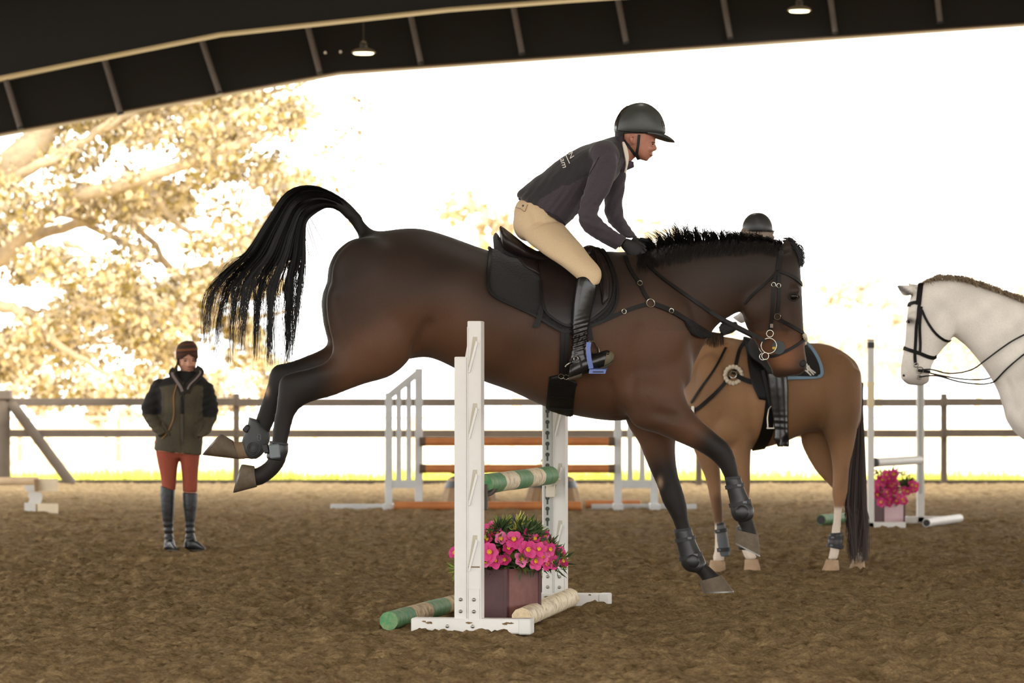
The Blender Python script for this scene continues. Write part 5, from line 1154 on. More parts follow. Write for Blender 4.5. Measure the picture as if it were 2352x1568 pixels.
rf = [(1650, 900, 1740, 950, .09, bn), (1662, 980, 1734, 1000, .10, bn), (1676, 1030, 1726, 1030, .075, bn), (1680, 1070, 1724, 1070, .06, bn), (1686, 1110, 1724, 1110, .05, bn), (1690, 1140, 1722, 1140, .045, bn), (1696, 1175, 1722, 1175, .034, bn), (1698, 1220, 1724, 1220, .030, bn), (1700, 1255, 1730, 1255, .036, bn), (1712, 1285, 1740, 1285, .038, bn)]
lf = [(1580, 930, 1660, 950, .09, bf), (1583, 1000, 1656, 1000, .095, bf), (1600, 1050, 1652, 1045, .07, bf), (1618, 1095, 1656, 1092, .054, bf), (1627, 1130, 1657, 1130, .046, bf), (1632, 1160, 1660, 1160, .042, bf), (1639, 1195, 1661, 1195, .032, bf), (1641, 1235, 1662, 1235, .030, bf), (1640, 1265, 1664, 1265, .036, bf), (1634, 1288, 1664, 1288, .038, bf)]
for st in (nh, fh, rf, lf): b.loft(st, BD, 18, 4)
for s_ in (-1, 1): el(b, 1650, 900, BD+s_*.15, 50, 90, .11, 18); el(b, 1680, 980, BD+s_*.15, 45, 45, .10); el(b, 1925, 900, BD+s_*.14, 50, 90, .12)
me = fuse(b, .015, 7); BV2 = bvh_of(me); co = vco(me)
for k in range(10):
    for s_ in (-1, 1):
        q, n = cast(BV2, 1898-k*1, 900+k*10, BD, 0, s_); push(me, q, .03, -.008); q, n = cast(BV2, 1720+k*1, 870+k*14, BD, 0, s_); push(me, q, .03, -.006)
P = to_px(vco(me)); col = np.ones((len(P), 1))*np.array(lin((138, 104, 74))); col = col*np.clip(1+.5*noise3(co, 5, 4), .7, 1.3)[:, None]
sock = np.maximum(smooth01(1160, 1172, P[:, 1])*(P[:, 0] > 1895)*(P[:, 0] < 1940), smooth01(1198, 1212, P[:, 1])*(P[:, 0] < 1800)); sock = np.maximum(sock, smooth01(1255, 1270, P[:, 1])*(P[:, 0] > 1940))
dk_ = np.exp(-(segdist(P, [(1650, 1150), (1652, 1190)])/16)**2)*.7+np.exp(-(segdist(P, [(1935, 1120), (1945, 1080)])/10)**2)*.2; col = col*(1-dk_[:, None])+np.array(lin((60, 40, 28)))*dk_[:, None]
col = col*(1-sock[:, None])+np.array(lin((218, 204, 188)))*sock[:, None]; paint(me, col); link('body', me, coat, H2)
hoof2 = M('hoof_pale', (170, 142, 112), .7, noise=(14, .25))
for cor, base, dy in ((((1898, 1284), (1926, 1286)), ((1888, 1309), (1928, 1309)), bn), (((1958, 1283), (1985, 1284)), ((1950, 1307), (1987, 1307)), bf), (((1711, 1284), (1741, 1284)), ((1708, 1314), (1748, 1314)), bn), (((1632, 1286), (1665, 1288)), ((1625, 1312), (1667, 1314)), bf)):
    hoof(H2, cor, base, .042, .055, BD, dy, hoof2, False)
tp = tail_paths(900, BD, [(1968, 870, 1982, 880), (1966, 940, 1982, 940), (1958, 1010, 1986, 1020), (1948, 1080, 1989, 1090), (1942, 1150, 1991, 1160)], [((0, .5, 1), (1944, 1966, 1990), (1230, 1240, 1230)), ((0, .5, 1), (1950, 1968, 1984), (1284, 1296, 1284))], 9, 4, .05)
tag(hair_obj('tail', tp, .0035, .001, M('tail_dark_brown', (54, 38, 32), .55), H2), kind='stuff')
rn = np.random.RandomState(3); mp = []
for i in range(500):
    x = 1470+rn.rand()*190; y = np.interp(x, [1470, 1550, 1600, 1660], [712, 742, 760, 770]); z = -.02-.05*rn.rand()
    mp.append(np.array([tuple(W(x, y+2, BD)), tuple(W(x+2, y-4, BD+z*.5)), tuple(W(x+3, y+14+20*rn.rand(), BD-.10-.02*rn.rand()))]))
tag(hair_obj('mane', mp, .003, .001, M('tail_dark_brown', (0, 0, 0)), H2), kind='stuff')
for s_ in (1, -1):
    p, n = cast(BV2, 1446, 745, BD, -.006, s_); MB().ell(p, (.02, .016, .018)).build('eye', eyem, H2)
# its tack
bluetrim = M('pad_trim_blue', (118, 148, 172), .7)
pd2 = thing('saddle_pad', 'black saddle pad with light blue edging on the standing bay horse', 'saddle pad', W(1780, 830, BD))
PP = [(1705, 782), (1712, 800), (1720, 840), (1740, 866), (1790, 870), (1850, 868), (1878, 866), (1887, 858), (1882, 834), (1868, 808), (1852, 790), (1800, 796), (1750, 796)]
for s_ in (1, -1):
    o = shell(PP, BV2, BD, .004, .014, 20, 26, s_).build('panel', padm, pd2); m = MB(); strap(PP[4:11], BV2, BD, .022, .014, .012, s_, mb=m); m.build('edging', bluetrim, o)
    if s_ > 0:
        for pth in ([(1850, 846), (1858, 852), (1868, 862)], [(1856, 842), (1860, 850), (1872, 858)], [(1848, 852), (1856, 858), (1862, 864)], [(1852, 838), (1854, 846), (1854, 856)]):
            m = MB(); strap(pth, BV2, BD, .008, .003, .019, 1, mb=m); m.build('emblem', M('thread_white', (0, 0, 0)), o)
sd2 = thing('saddle', 'black saddle on the standing bay horse', 'saddle', W(1770, 790, BD))
link('seat', fuse(MB().loft([(1846, 766, 1842, 800, .14), (1830, 772, 1826, 806, .18), (1800, 786, 1798, 808, .16), (1760, 790, 1760, 806, .12), (1725, 776, 1725, 800, .10), (1706, 770, 1708, 792, .06)], BD, 18, 3), .012, 3), leather, sd2)
for s_ in (1, -1):
    shell([(1716, 790), (1716, 830), (1726, 880), (1745, 920), (1790, 924), (1806, 880), (1802, 820), (1795, 800)], BV2, BD, .02, .012, 18, 16, s_).build('flap', leather, sd2)
    strap([(1775, 905), (1768, 960), (1758, 1000), (1742, 1030)], BV2, BD, .09, .01, .006, s_).build('girth', leather, sd2)
bp2 = thing('breastplate', 'black breastplate with sheepskin pads on the standing bay horse', 'breastplate', W(1690, 860, BD))
for s_ in (1, -1):
    strap([(1718, 740+40), (1700, 800), (1690, 840), (1685, 860)], BV2, BD, .025, .008, .008, s_).build('wither_strap', leather, bp2)
    strap([(1690, 862), (1715, 874), (1748, 884)], BV2, BD, .034, .008, .01, s_).build('girth_strap', leather, bp2)
    strap([(1676, 866), (1650, 896), (1620, 924), (1596, 942), (1576, 930), (1560, 910)], BV2, BD, .026, .008, .008, s_).build('chest_strap', leather, bp2)
    strap([(1668, 800), (1640, 850), (1612, 890), (1590, 925)], BV2, BD, .016, .006, .012, s_).build('martingale_strap', leather, bp2)
    p, n = cast(BV2, 1685, 862, BD, .014, s_)
    m = MB()
    for k in range(16):
        a = k*2*math.pi/16; m.ell(p+Vector((.058*math.cos(a), 0, .058*math.sin(a))), (.017, .015, .017), nu=7, nv=5)
    m.build('fleece_ring', fleece, bp2); ringm(p+n*.01, .024, .005, n).build('ring', steelm, bp2)
    p, n = cast(BV2, 1595, 940, BD, .02, s_); MB().box(p, (.02, .012, .05)).build('snap', steelm, bp2, False)
strap([(1590, 945), (1598, 960), (1604, 972)], BV2, BD, .03, .01, .01).build('loop_strap', leather, bp2)
for lab, st, mat, kind in (('grey tendon boot with twin black straps on the foreleg of the standing bay', [(1644, 1204, 1664, 1200, .042, bf), (1644, 1230, 1670, 1226, .046, bf), (1646, 1256, 1675, 1254, .048, bf), (1650, 1276, 1676, 1278, .044, bf)], M('boot_slate', (88, 92, 96), .6), 'tendon'), ('black boot on the nearer foreleg of the standing bay, beside the folded hoof', [(1695, 1200, 1722, 1200, .042, bn), (1694, 1230, 1724, 1230, .046, bn), (1696, 1262, 1726, 1262, .046, bn)], bootshell, 'tendon'), ('black fetlock boot with straps on the white socked hind leg of the bay', [(1906, 1226, 1934, 1224, .042, bn), (1902, 1240, 1936, 1244, .046, bn), (1902, 1256, 1934, 1262, .046, bn)], bootshell, 'fetlock')):
    leg_boot(lab, st, BD, (.15, .7), kind, 'protective boots on the standing bay horse', mat)
for s_ in (-1, 1):
    d_ = BD+s_*.36
    st_ = thing('stirrup', 'empty steel stirrup hanging beside the black boot of the waiting rider' if s_ < 0 else 'empty steel stirrup on the far side of the standing bay', 'stirrup', W(1771, 960, d_))
    MB().tube([W(1764, 982, d_), W(1763, 960, d_), W(1766, 940, d_), W(1771, 932, d_), W(1776, 940, d_), W(1779, 960, d_), W(1778, 982, d_)], .006, 8).build('arch', steelm, st_)
    MB().box(W(1771, 983, d_), (.065, .045, .012), bev=.003).build('tread', steelm, st_, False)
    ribbon(MB(), [W(1752, 850, d_+.02*-s_), W(1762, 895, d_), W(1770, 932, d_)], [Vector((0, s_, 0))]*3, .026, .006).build('stirrup_leather', leather, st_)
# waiting rider
R2 = thing('person', 'waiting rider with dark helmet and grey hair sitting on the standing bay horse', 'person', W(1760, 790, BD))
PT = [(1728, 796, 1800, 796, .16), (1722, 765, 1802, 765, .17), (1726, 720, 1798, 720, .15), (1716, 660, 1804, 660, .17), (1706, 610, 1802, 608, .20), (1722, 590, 1786, 588, .15), (1740, 578, 1766, 578, .06)]
HD2 = [(1718, 560, 1764, 562, .04), (1710, 545, 1768, 545, .07), (1708, 528, 1770, 525, .076), (1712, 508, 1768, 506, .076), (1724, 496, 1756, 494, .05)]
def arm2(s_): return [(1728, 606, 1775, 606, .055, s_*.19), (1720, 650, 1764, 655, .055, s_*.23), (1716, 694, 1752, 700, .05, s_*.25), (1700, 716, 1730, 728, .045, s_*.20), (1680, 728, 1704, 744, .038, s_*.12)]
def thigh2(s_): return [(1735, 770, 1800, 800, .10, s_*.10), (1718, 786, 1790, 830, .09, s_*.22), (1722, 816, 1782, 850, .08, s_*.30), (1748, 836, 1800, 862, .068, s_*.36), (1765, 858, 1806, 872, .058, s_*.37)]
def calf2(s_): k = s_*.375; return [(1764, 855, 1806, 862, .056, k), (1768, 890, 1808, 890, .058, k), (1773, 925, 1808, 925, .052, k), (1778, 960, 1808, 960, .045, k), (1781, 990, 1808, 990, .041, k), (1780, 1008, 1810, 1008, .042, k), (1788, 1024, 1810, 1026, .036, k)]
def foot2(s_): k = s_*.375; return [(1792, 1028, 1794, 1000, .03, k+.10), (1786, 1026, 1790, 996, .036, k+.03), (1782, 1020, 1800, 996, .042, k-.04*-s_), (1788, 1022, 1811, 1004, .040, k+s_*.11), (1794, 1026, 1812, 1014, .028, k+s_*.16)]
b = MB()
for st in (PT, arm2(-1), arm2(1), thigh2(-1), thigh2(1), calf2(-1), calf2(1)): b.loft(st, BD, 16, 3, grow=-.012)
b.loft(HD2, BD, 18, 3); b.loft([(1734, 556, 1762, 556, .05), (1732, 585, 1770, 585, .06)], BD, 14, 2); el(b, 1736, 553, BD-.085, 4, 8, .018)
link('body', fuse(b, .009, 3), skin, R2)
b = MB(); b.loft(PT[:], BD, 20, 3); b.loft(arm2(-1), BD, 16, 3); b.loft(arm2(1), BD, 16, 3); link('jacket', fuse(b, .012, 4), M('jacket_pale_grey', (192, 190, 186), .8, noise=(40, .15)), R2)
b = MB(); b.loft([(1726, 770, 1802, 770, .165), (1724, 790, 1802, 800, .165), (1735, 810, 1795, 815, .12)], BD, 18, 3); b.loft(thigh2(-1), BD, 18, 3); b.loft(thigh2(1), BD, 18, 3); link('breeches', fuse(b, .012, 4), M('breeches_black', (30, 30, 32), .85), R2)
for s_ in (-1, 1):
    b = MB(); b.loft(calf2(s_), BD, 20, 4, grow=.009); k = s_*.375
    b.loft([(1784, 1030, 1790, 1000, .034, k+.04), (1788, 1028, 1806, 996, .042, k-.02), (1792, 1028, 1812, 1004, .040, k-.09), (1796, 1028, 1812, 1012, .026, k-.14)], BD, 16, 3)
    me = fuse(b, .008, 3); co = vco(me); P = to_px(co); q = .0012*np.sin(P[:, 1]*.45+2*noise3(co, 8, 1))*np.exp(-((P[:, 1]-975)/22)**2); set_vco(me, co+vnrm(me)*q[:, None]); link('riding_boot', me, polish, R2)
    link('glove', fuse(hand_mb(W(1678, 752, BD+s_*.08), (-.9, 0, -.35), (-.2, 0, 1), s_), .006, 2), glove, R2)
HL2 = [(1709, 538, 1770, 538, .085), (1705, 530, 1775, 530, .098), (1705, 516, 1774, 516, .10), (1712, 501, 1767, 501, .088), (1724, 491, 1755, 491, .058), (1736, 488, 1744, 488, .01)]
me = fuse(MB().loft(HL2, BD, 26, 4), .008, 2); he2 = link('helmet', me, M('helmet_black', (46, 48, 50), .38), R2)
MB().loft([(1704, 534, 1776, 534, .10), (1703, 530, 1777, 530, .102)], BD, 26, 2).build('rim', hg, he2)
MB().box(W(1776, 531, BD), (.02, .04, .012), bev=.003).build('harness_clip', hg, he2, False)
rn = np.random.RandomState(12); hp = []
for i in range(420):
    a = rn.rand()*math.pi*2; cx_ = 1739+34*math.cos(a); z = .092*math.sin(a)
    if -.5 < math.cos(a) < .35 and math.sin(a) < 0 and rn.rand() < .8: continue
    hp.append(np.array([tuple(W(cx_*.96+1739*.04, 522, BD+z*.9)), tuple(W(cx_+rn.randn()*2, 534, BD+z*1.04)), tuple(W(cx_+rn.randn()*3, 546, BD+z*1.02)), tuple(W(cx_+rn.randn()*4, 552+rn.rand()*10, BD+z))]))
tag(hair_obj('hair', hp, .003, .001, M('hair_grey', (150, 136, 122), .6), R2), kind='stuff')

# ---------------------------------------------------------------- grey horse at the right edge
GD = 22.9; gn, gf = -.14, .14
H3 = thing('horse', 'pale grey horse in a black bridle lowering its head towards the bay tail', 'horse', (W(2560, 1340, GD).x, GD, 0))
b = MB()
b.loft([(2104, 652, 2150, 664, .055), (2091, 682, 2180, 704, .088), (2084, 712, 2192, 744, .098), (2081, 748, 2186, 778, .090), (2078, 785, 2165, 802, .070), (2072, 818, 2148, 826, .057), (2068, 848, 2137, 852, .052), (2070, 870, 2134, 873, .048), (2086, 884, 2120, 885, .032)], GD, 22, 4)
el(b, 2162, 750, GD-.05, 32, 40, .05); el(b, 2162, 750, GD+.05, 32, 40, .05); el(b, 2095, 728, GD-.075, 14, 11, .028); el(b, 2095, 728, GD+.075, 14, 11, .028); el(b, 2112, 790, GD-.05, 9, 40, .022, -6); el(b, 2112, 790, GD+.05, 9, 40, .022, -6); el(b, 2120, 872, GD, 16, 12, .034); el(b, 2080, 862, GD-.03, 11, 14, .022); el(b, 2080, 862, GD+.03, 11, 14, .022)
ear(b, (2086, 682), (2104, 662), (2050, 650), GD, -.05, .022, -.02); ear(b, (2098, 668), (2112, 658), (2079, 646), GD, .06, .018)
b.loft([(2106, 652, 2158, 736, .06), (2150, 641, 2196, 776, .085), (2205, 643, 2224, 800, .095), (2260, 660, 2262, 848, .11), (2310, 678, 2290, 895, .13), (2370, 700, 2310, 950, .16), (2450, 715, 2340, 990, .19)], GD, 24, 4)
b.loft([(2304, 920, 2314, 968, .08), (2330, 860, 2338, 1000, .18), (2380, 760, 2388, 1030, .24), (2450, 704, 2455, 1055, .27), (2540, 702, 2545, 1072, .29), (2640, 722, 2645, 1078, .30), (2760, 728, 2760, 1062, .30), (2860, 706, 2850, 1030, .29), (2940, 716, 2938, 1010, .24), (2990, 780, 2985, 960, .12)], GD, 24, 3)
fl_ = lambda x0, dy: [(x0-10, 960, x0+90, 1000, .09, dy), (x0, 1030, x0+70, 1030, .09, dy), (x0+6, 1090, x0+58, 1090, .065, dy), (x0+12, 1150, x0+48, 1150, .048, dy), (x0+18, 1200, x0+44, 1200, .034, dy), (x0+18, 1250, x0+44, 1250, .032, dy), (x0+14, 1285, x0+44, 1285, .038, dy), (x0+4, 1312, x0+40, 1316, .038, dy)]
hl_ = lambda x0, dy: [(x0-60, 800, x0+60, 800, .10, dy), (x0-60, 960, x0+70, 940, .12, dy), (x0-30, 1040, x0+56, 1030, .085, dy), (x0+5, 1100, x0+60, 1100, .055, dy), (x0+28, 1150, x0+66, 1150, .045, dy), (x0+26, 1200, x0+54, 1200, .034, dy), (x0+20, 1260, x0+48, 1260, .034, dy), (x0+8, 1305, x0+42, 1310, .038, dy)]
for st in (fl_(2362, gn), fl_(2420, gf), hl_(2900, gn), hl_(2860, gf)): b.loft(st, GD, 16, 3)
for s_ in (-1, 1): el(b, 2410, 880, GD+s_*.14, 60, 100, .11, 20)
me = fuse(b, .0135, 6); BV3 = bvh_of(me)
for s_ in (-1, 1):
    p, n = cast(BV3, 2076, 862, GD, 0, s_); push(me, p, .011, -.014)
    for k in range(8):
        q, n = cast(BV3, 2196+k*2, 770-k*9, GD, 0, s_); push(me, q, .02, -.006); q, n = cast(BV3, 2340-k*4, 960-k*12, GD, 0, s_); push(me, q, .025, -.007)
P = to_px(vco(me)); col = np.ones((len(P), 1))*np.array(lin((230, 225, 217))); col *= np.clip(1+.28*noise3(vco(me), 14, 2)+.2*noise3(vco(me), 4, 5), .75, 1.15)[:, None]
mz = np.exp(-(((P[:, 0]-2100)/46)**2+((P[:, 1]-885)/26)**2))*.65; col = col*(1-mz[:, None])+np.array(lin((110, 98, 92)))*mz[:, None]
ey = np.exp(-(((P[:, 0]-2089)/13)**2+((P[:, 1]-737)/10)**2))*.85; col = col*(1-ey[:, None])+np.array(lin((60, 54, 52)))*ey[:, None]
lo = smooth01(1100, 1250, P[:, 1])*.5; col = col*(1-lo[:, None])+np.array(lin((120, 112, 106)))*lo[:, None]
ein = (1-smooth01(3, 9, segdist(P, [(2056, 653), (2078, 668), (2092, 678)])))*.9*(vco(me)[:, 1] < GD); col = col*(1-ein[:, None])+np.array(lin((84, 78, 78)))*ein[:, None]
paint(me, col); link('body', me, coat, H3)
for x0, dy in ((2362, gn), (2420, gf)): hoof(H3, ((x0+2, 1312), (x0+42, 1316)), ((x0-16, 1338), (x0+46, 1338)), .044, .058, GD, dy, M('hoof_dark', (74, 68, 62), .7), False)
for x0, dy in ((2900, gn), (2860, gf)): hoof(H3, ((x0+6, 1305), (x0+44, 1310)), ((x0-12, 1338), (x0+48, 1338)), .044, .058, GD, dy, M('hoof_dark', (74, 68, 62), .7), False)
for s_ in (1, -1):
    p, n = cast(BV3, 2088, 738, GD, -.009, s_); MB().ell(p, (.020, .014, .016)).build('eye', eyem, H3); p, n = cast(BV3, 2075, 862, GD, -.013, s_); MB().ell(p, (.010, .008, .015)).build('nostril', M('nostril_black', (0, 0, 0)), H3)
rn = np.random.RandomState(5); mp = []
for i in range(1100):
    x = 2115+rn.rand()*330; y = np.interp(x, [2115, 2150, 2205, 2260, 2310, 2370, 2450], [652, 641, 643, 660, 678, 700, 715]); h = np.interp(x, [2115, 2150, 2300, 2450], [8, 14, 12, 16])*(.5+.8*rn.rand())
    z = rn.randn()*.012; mp.append(np.array([tuple(W(x, y+6, GD+z)), tuple(W(x+1, y-h*.4, GD+z*1.5)), tuple(W(x+5+rn.randn()*3, y-h*.7, GD+z*2.5-.015)), tuple(W(x+9+rn.randn()*4, y-h*.55+rn.rand()*12, GD+z*3-.04))]))
tag(hair_obj('mane', mp, .0026, .001, M('mane_tan', (150, 132, 108), .7), H3), kind='stuff')
tp = tail_paths(300, GD, [(2985, 780, 2996, 790), (2998, 860, 3014, 870), (3004, 960, 3030, 960)], [((0, .5, 1), (3000, 3018, 3034), (1180, 1190, 1180))], 6, 4, .04)
tag(hair_obj('tail', tp, .004, .001, M('mane_tan', (0, 0, 0)), H3), kind='stuff')
br3 = thing('bridle', 'black bridle with plain cavesson and double reins on the grey horse', 'bridle', W(2115, 760, GD))
for s_ in (1, -1):
    strap([(2116, 648), (2113, 672), (2110, 700)], BV3, GD, .036, .006, .006, s_).build('headpiece', leather, br3)
    strap([(2082, 702), (2096, 696), (2110, 694)], BV3, GD, .022, .006, .006, s_).build('browband', leather, br3)
    strap([(2112, 700), (2106, 740), (2104, 780), (2102, 815), (2103, 838)], BV3, GD, .020, .005, .006, s_).build('cheekpiece', leather, br3)
    strap([(2117, 704), (2113, 745), (2114, 790), (2112, 812)], BV3, GD, .018, .005, .007, s_).build('cheekpiece', leather, br3)
    strap([(2118, 712), (2128, 735), (2146, 762), (2168, 780), (2186, 783)], BV3, GD, .016, .005, .006, s_).build('throatlatch', leather, br3)
    strap([(2073, 798), (2090, 804), (2110, 810), (2135, 820), (2156, 822)], BV3, GD, .024, .006, .006, s_).build('noseband', leather, br3)
    for x, y, r in ((2104, 838, .014), (2112, 850, .022), (2110, 866, .013)):
        p, n = cast(BV3, x, y, GD, .016, s_); ringm(p, r, .003, n, 18).build('bit_ring', steelm, br3)
    strap([(2108, 850), (2122, 852), (2136, 854)], BV3, GD, .018, .006, .012, s_).build('curb_strap', leather, br3)
    for pth in ([(2112, 850), (2140, 848), (2180, 858), (2230, 850), (2262, 828), (2300, 800), (2340, 775), (2420, 740)], [(2110, 866), (2150, 862), (2200, 876), (2250, 882), (2282, 878), (2310, 850), (2345, 820), (2420, 770)]) if s_ > 0 else ([(2112, 850), (2160, 862), (2230, 872), (2290, 862), (2340, 800), (2420, 745)],):
        pts, nn = [], []
        for px, py in crom(pth, 6):
            if px > 2270 and s_ > 0: p, n = cast(BV3, px, py, GD, .012, 1)
            else: p, n = W(px, py, GD-s_*.14), Vector((0, -s_, .0))
            pts.append(p); nn.append(n)
        for _ in range(3): pts = [pts[0]]+[(pts[i-1]+pts[i]*2+pts[i+1])/4 for i in range(1, len(pts)-1)]+[pts[-1]]
        ribbon(MB(), pts, nn, .010, .004).build('rein', leather, br3)

# ---------------------------------------------------------------- trainer standing on the sand
CD = 28.6
C1 = thing('person', 'trainer in olive jacket, rust breeches and knit hat standing on the sand', 'person', (W(414, 1262, CD).x, CD, 0))
TT = [(408, 852, 454, 852, .075), (392, 864, 468, 866, .11), (362, 876, 484, 884, .14), (352, 888, 490, 898, .15), (358, 925, 484, 932, .155), (362, 962, 474, 966, .15), (357, 1000, 468, 1005, .155), (352, 1034, 463, 1046, .165)]
AL = [(354, 874, 390, 884, .06, -.0), (340, 900, 380, 912, .066, -.01), (324, 935, 364, 944, .064, -.02), (330, 960, 366, 958, .060, -.05), (346, 984, 378, 974, .054, -.10), (362, 1002, 388, 990, .046, -.13)]
AR = [(490, 888, 458, 896, .06, 0), (498, 915, 464, 922, .064, -.01), (502, 946, 468, 952, .062, -.02), (495, 972, 464, 970, .058, -.05), (482, 994, 456, 988, .052, -.10), (470, 1006, 450, 998, .044, -.13)]
LL = [(356, 1020, 413, 1020, .11), (358, 1040, 412, 1040, .105), (364, 1070, 408, 1072, .095), (370, 1100, 405, 1104, .08), (372, 1122, 403, 1126, .072)]
LR = [(410, 1020, 462, 1020, .11), (412, 1042, 460, 1042, .105), (416, 1075, 456, 1075, .095), (419, 1104, 454, 1104, .08), (420, 1130, 453, 1130, .072)]
BLs = [(368, 1114, 402, 1124, .074), (368, 1140, 401, 1142, .078), (370, 1170, 400, 1172, .074), (375, 1205, 398, 1205, .058), (378, 1230, 398, 1230, .05), (377, 1246, 402, 1248, .06), (376, 1258, 406, 1260, .07)]
BRs = [(419, 1130, 454, 1132, .074), (420, 1155, 453, 1155, .078), (423, 1180, 450, 1180, .07), (426, 1210, 447, 1210, .056), (426, 1232, 448, 1232, .05), (423, 1246, 458, 1250, .06), (422, 1258, 468, 1260, .07)]
HT = [(420, 792, 442, 791, .05), (411, 806, 450, 804, .08), (409, 820, 452, 819, .088), (410, 832, 451, 832, .085), (413, 844, 449, 845, .076), (419, 854, 445, 855, .056), (425, 861, 440, 861, .03)]
b = MB()
for st in (TT, AL, AR, LL, LR): b.loft(st, CD, 16, 3, grow=-.016)
for st in (BLs, BRs): b.loft(st, CD, 14, 3, grow=-.008)
b.loft(HT, CD, 22, 4); b.loft([(417, 845, 446, 846, .06), (414, 880, 452, 880, .07)], CD, 16, 2)
b.loft([(431, 826, 437, 826, .012, -.082), (430, 834, 439, 834, .02, -.086), (429, 839, 441, 839, .022, -.088), (431, 843, 439, 843, .012, -.084)], CD, 10, 3)
el(b, 422, 837, CD-.06, 7, 7, .02); el(b, 445, 837, CD-.058, 6, 7, .02); el(b, 434, 850, CD-.072, 6, 2.2, .012); el(b, 434, 857, CD-.058, 6, 4, .018); el(b, 409, 830, CD+.0, 3, 9, .016)
for hx, hy, s_ in ((380, 1006, 1), (456, 1008, -1)): hand_mb(W(hx, hy-14, CD-.06), (.3*s_, 0, -1), (s_, 0, .2), s_, .7, b)
me = fuse(b, .0075, 2); BC = bvh_of(me); link('body', me, skin, C1)
dkb = M('brow_brown', (0, 0, 0))
for x in (425.5, 443.5):
    p, n = cast(BC, x, 828.5, CD, 0); MB().ell(p, (.014, .008, .006)).build('eye', M('eye_brown', (52, 38, 32), .3), C1); p, n = cast(BC, x, 824, CD, .001); MB().ell(p, (.019, .006, .004)).build('eyebrow', dkb, C1)  # small dark brown eyes
p, n = cast(BC, 434.5, 848.5, CD, .0); MB().ell(p, (.022, .006, .004)).build('mouth', M('lip_line', (0, 0, 0)), C1)
b = MB()
for st in (TT, AL, AR): b.loft(st, CD, 24, 4)
el(b, 365, 884, CD, 16, 14, .09, 20); el(b, 478, 892, CD, 15, 14, .09, -20)
me = fuse(b, .011, 3); co = vco(me); P = to_px(co); n_ = vnrm(me)
arm_l = segdist(P, [(344, 905), (344, 940), (372, 985)]); arm_r = segdist(P, [(482, 905), (486, 945), (465, 990)])
q = .004*np.sin(P[:, 1]*.36+P[:, 0]*.15+3*noise3(co, 6, 2))*((arm_l < 22) | (arm_r < 22))+.012*noise3(co, 6, 7)+.005*noise3(co, 15, 3)
q += -.010*np.exp(-(segdist(P, [(418, 905), (417, 960), (418, 1046)])/2.2)**2)-.006*np.exp(-(segdist(P, [(376, 912), (377, 962)])/2)**2)-.006*np.exp(-(segdist(P, [(452, 905), (447, 955)])/2)**2)
set_vco(me, co+n_*q[:, None]); BCJ = bvh_of(me)
yoke = np.maximum(1-smooth01(888, 894, P[:, 1]+np.abs(P[:, 0]-420)*-.22+14), ((arm_l < 26) & (P[:, 1] < 952) & (P[:, 0] < 372)) | ((arm_r < 24) & (P[:, 1] < 958) & (P[:, 0] > 466)))
cj = np.ones((len(co), 1))*np.array(lin((74, 67, 50))); cj = cj*(1-yoke[:, None])+np.array(lin((20, 18, 17)))*yoke[:, None]; cj *= np.clip(1+.5*noise3(co, 9, 3), .7, 1.3)[:, None]
paint(me, cj); CJ = link('jacket', me, M('trainer_jacket', (84, 78, 60), .85, attr='coat', noise=(60, .2), bump=(120, .4, .004)), C1)
m = MB(); strap([(419, 905), (418, 960), (419, 1044)], BCJ, CD, .03, .008, .006, mb=m); m.build('zip_placket', M('placket_olive', (66, 61, 48), .8), CJ)
m = MB(); strap([(404, 858), (408, 872), (404, 890), (399, 910), (400, 945), (396, 970), (384, 992), (372, 1008)], BCJ, CD, .008, .006, .006, mb=m); m.build('dangling_cord', M('cord_tan', (150, 110, 66), .7), CJ)
for sx, pth in ((1, [(402, 848), (396, 858), (404, 872), (416, 890), (421, 906)]), (-1, [(450, 846), (461, 854), (452, 868), (436, 884), (428, 902)])):
    pts = [W(x, y, CD-.10-.05*(i/16)) for i, (x, y) in enumerate(crom(pth, 4))]; ribbon(MB(), pts, [Vector((-.3*sx, -1, .3))]*17, .055, .03).build('collar', M('collar_dark', (40, 34, 29), .9), CJ)
    pts = [p+Vector((0, -.022, 0)) for p in pts[3:15]]; ribbon(MB(), pts, [Vector((0, -1, .3))]*12, .012 if sx < 0 else .022, .006).build('collar_edge', M('collar_grey', (128, 116, 112), .8), CJ)
MB().loft([(413, 862, 449, 864, .085), (409, 880, 446, 884, .11, -.02), (414, 908, 430, 910, .10, -.05), (417, 950, 424, 950, .09, -.07)], CD, 16, 3, grow=.012).build('black_undershirt', M('knit_black', (18, 17, 17), .9), C1)
for x, y, a in ((380, 985, -.5), (458, 992, .5)):
    p, n = cast(BCJ, x, y, CD, .004); MB().box(p, (.02, .012, .12), Matrix.Rotation(a, 3, 'Y'), .004).build('pocket_flap', M('placket_olive', (0, 0, 0)), CJ, False)
b = MB(); b.loft([(354, 1010, 464, 1010, .13), (356, 1030, 462, 1032, .12), (362, 1052, 458, 1052, .08)], CD, 20, 2); b.loft(LL, CD, 20, 4); b.loft(LR, CD, 20, 4)
link('breeches', fuse(b, .010, 4), M('breeches_rust', (150, 72, 52), .85, noise=(60, .15), bump=(160, .3, .002)), C1)
tb = M('tall_boot_black', (25, 28, 29), .42, noise=(24, .25), bump=(30, .4, .01))
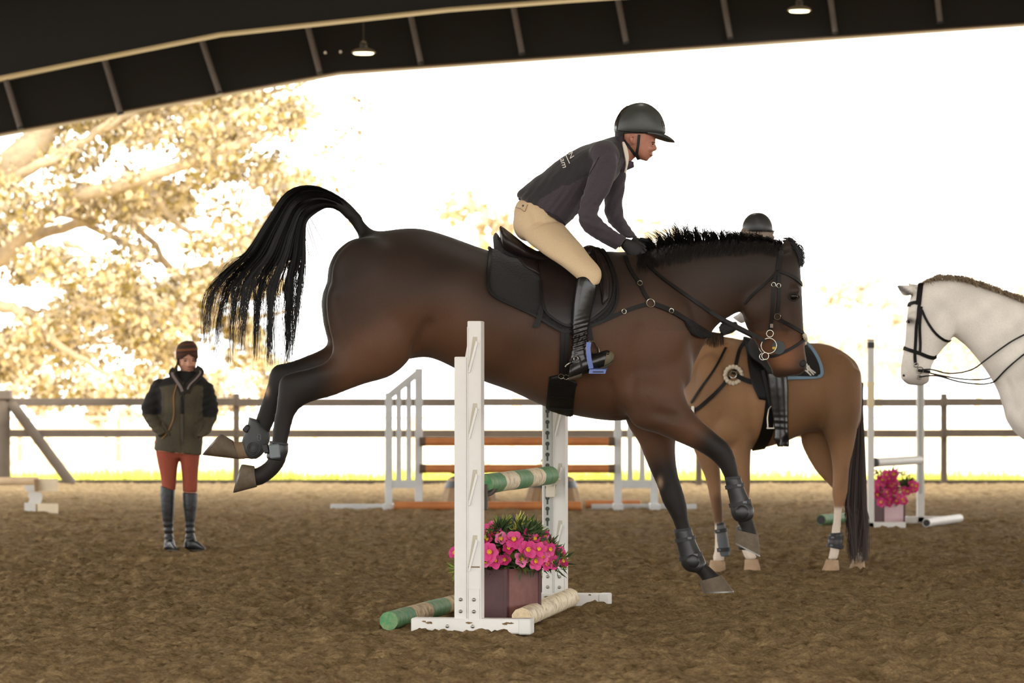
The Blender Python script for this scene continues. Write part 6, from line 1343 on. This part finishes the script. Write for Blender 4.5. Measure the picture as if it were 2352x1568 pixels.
for st, x0, x1, toe in ((BLs, 377, 408, 398), (BRs, 423, 472, 462)):
    b = MB(); b.loft(st, CD, 18, 4); b.loft([((x0+toe)/2-14, 1262, (x0+toe)/2-10, 1248, .04, .06), ((x0+toe)/2, 1262, (x0+toe)/2, 1240, .05, -.02), (toe-2, 1263, toe, 1248, .045, -.12), (x1-4, 1264, x1-3, 1256, .028, -.2)], CD, 14, 3) if False else None
    b.loft([(x0+1, 1262, x0+3, 1246, .045, .02), ((x0+x1)/2, 1263, (x0+x1)/2, 1240, .055, -.06), (x1-8, 1264, x1-9, 1250, .048, -.14), (x1, 1264, x1-1, 1258, .02, -.19)], CD, 14, 3)
    me = fuse(b, .008, 3); co = vco(me); P = to_px(co); set_vco(me, co+vnrm(me)*(.003*np.sin(P[:, 1]*.45+2*noise3(co, 8, 1))*np.exp(-((P[:, 1]-1225)/22)**2))[:, None]); bt = link('riding_boot', me, tb, C1)
    MB().loft([(x0, 1266, x0+1, 1261, .05, .02), ((x0+x1)/2, 1266, (x0+x1)/2, 1261, .058, -.06), (x1-6, 1266, x1-6, 1261, .05, -.15), (x1+1, 1266, x1+1, 1262, .02, -.2)], CD, 14, 2).build('sole', suede, bt)
b = MB(); b.loft([(405, 826, 455, 824, .098), (404, 815, 455, 812, .104), (405, 803, 454, 800, .102), (410, 791, 449, 789, .086), (420, 784, 441, 783, .052), (428, 782, 434, 782, .01)], CD, 26, 5)
me = fuse(b, .008, 2); co = vco(me); P = to_px(co); yy = P[:, 1]+(P[:, 0]-430)*.06; ch = np.ones((len(co), 1))*np.array(lin((58, 40, 32)))
for y0, c_ in ((790, (110, 62, 40)), (797, (46, 44, 34)), (803, (150, 88, 48)), (808, (52, 32, 28)), (813, (96, 54, 34)), (820, (70, 44, 32))):
    f = np.exp(-((yy-y0-1.2*np.sin(P[:, 0]*1.3))/1.8)**2); ch = ch*(1-f[:, None])+np.array(lin(c_))*f[:, None]
sel = (P[:, 1] < 900); paint(me, ch)
# keep the brim above the brow: open the front below row 812
dn = np.clip((P[:, 1]-812)/14, 0, 1)*np.clip(1-np.abs(P[:, 0]-433)/17, 0, 1)*(co[:, 1] < CD); co[:, 2] += dn*.045; set_vco(me, co)
link('knit_hat', me, M('hat_wool', (58, 40, 32), .95, attr='coat', bump=(150, .8, .006)), C1)
rn = np.random.RandomState(2); hp = []
for i in range(500):
    s_ = -1 if rn.rand() < .75 else 1; x0 = 408 if s_ < 0 else 452; dx = (-rn.rand()*14 if s_ < 0 else rn.rand()*5); z = rn.randn()*.03+.01
    hp.append(np.array([tuple(W(x0, 822, CD+z)), tuple(W(x0+dx*.2, 836, CD+z)), tuple(W(x0+dx*.6, 848, CD+z-.01)), tuple(W(x0+dx*1.1, 858+rn.rand()*10, CD+z-.03))]))
tag(hair_obj('hair', hp, .003, .001, M('hair_brown', (66, 48, 38), .6), C1), kind='stuff')
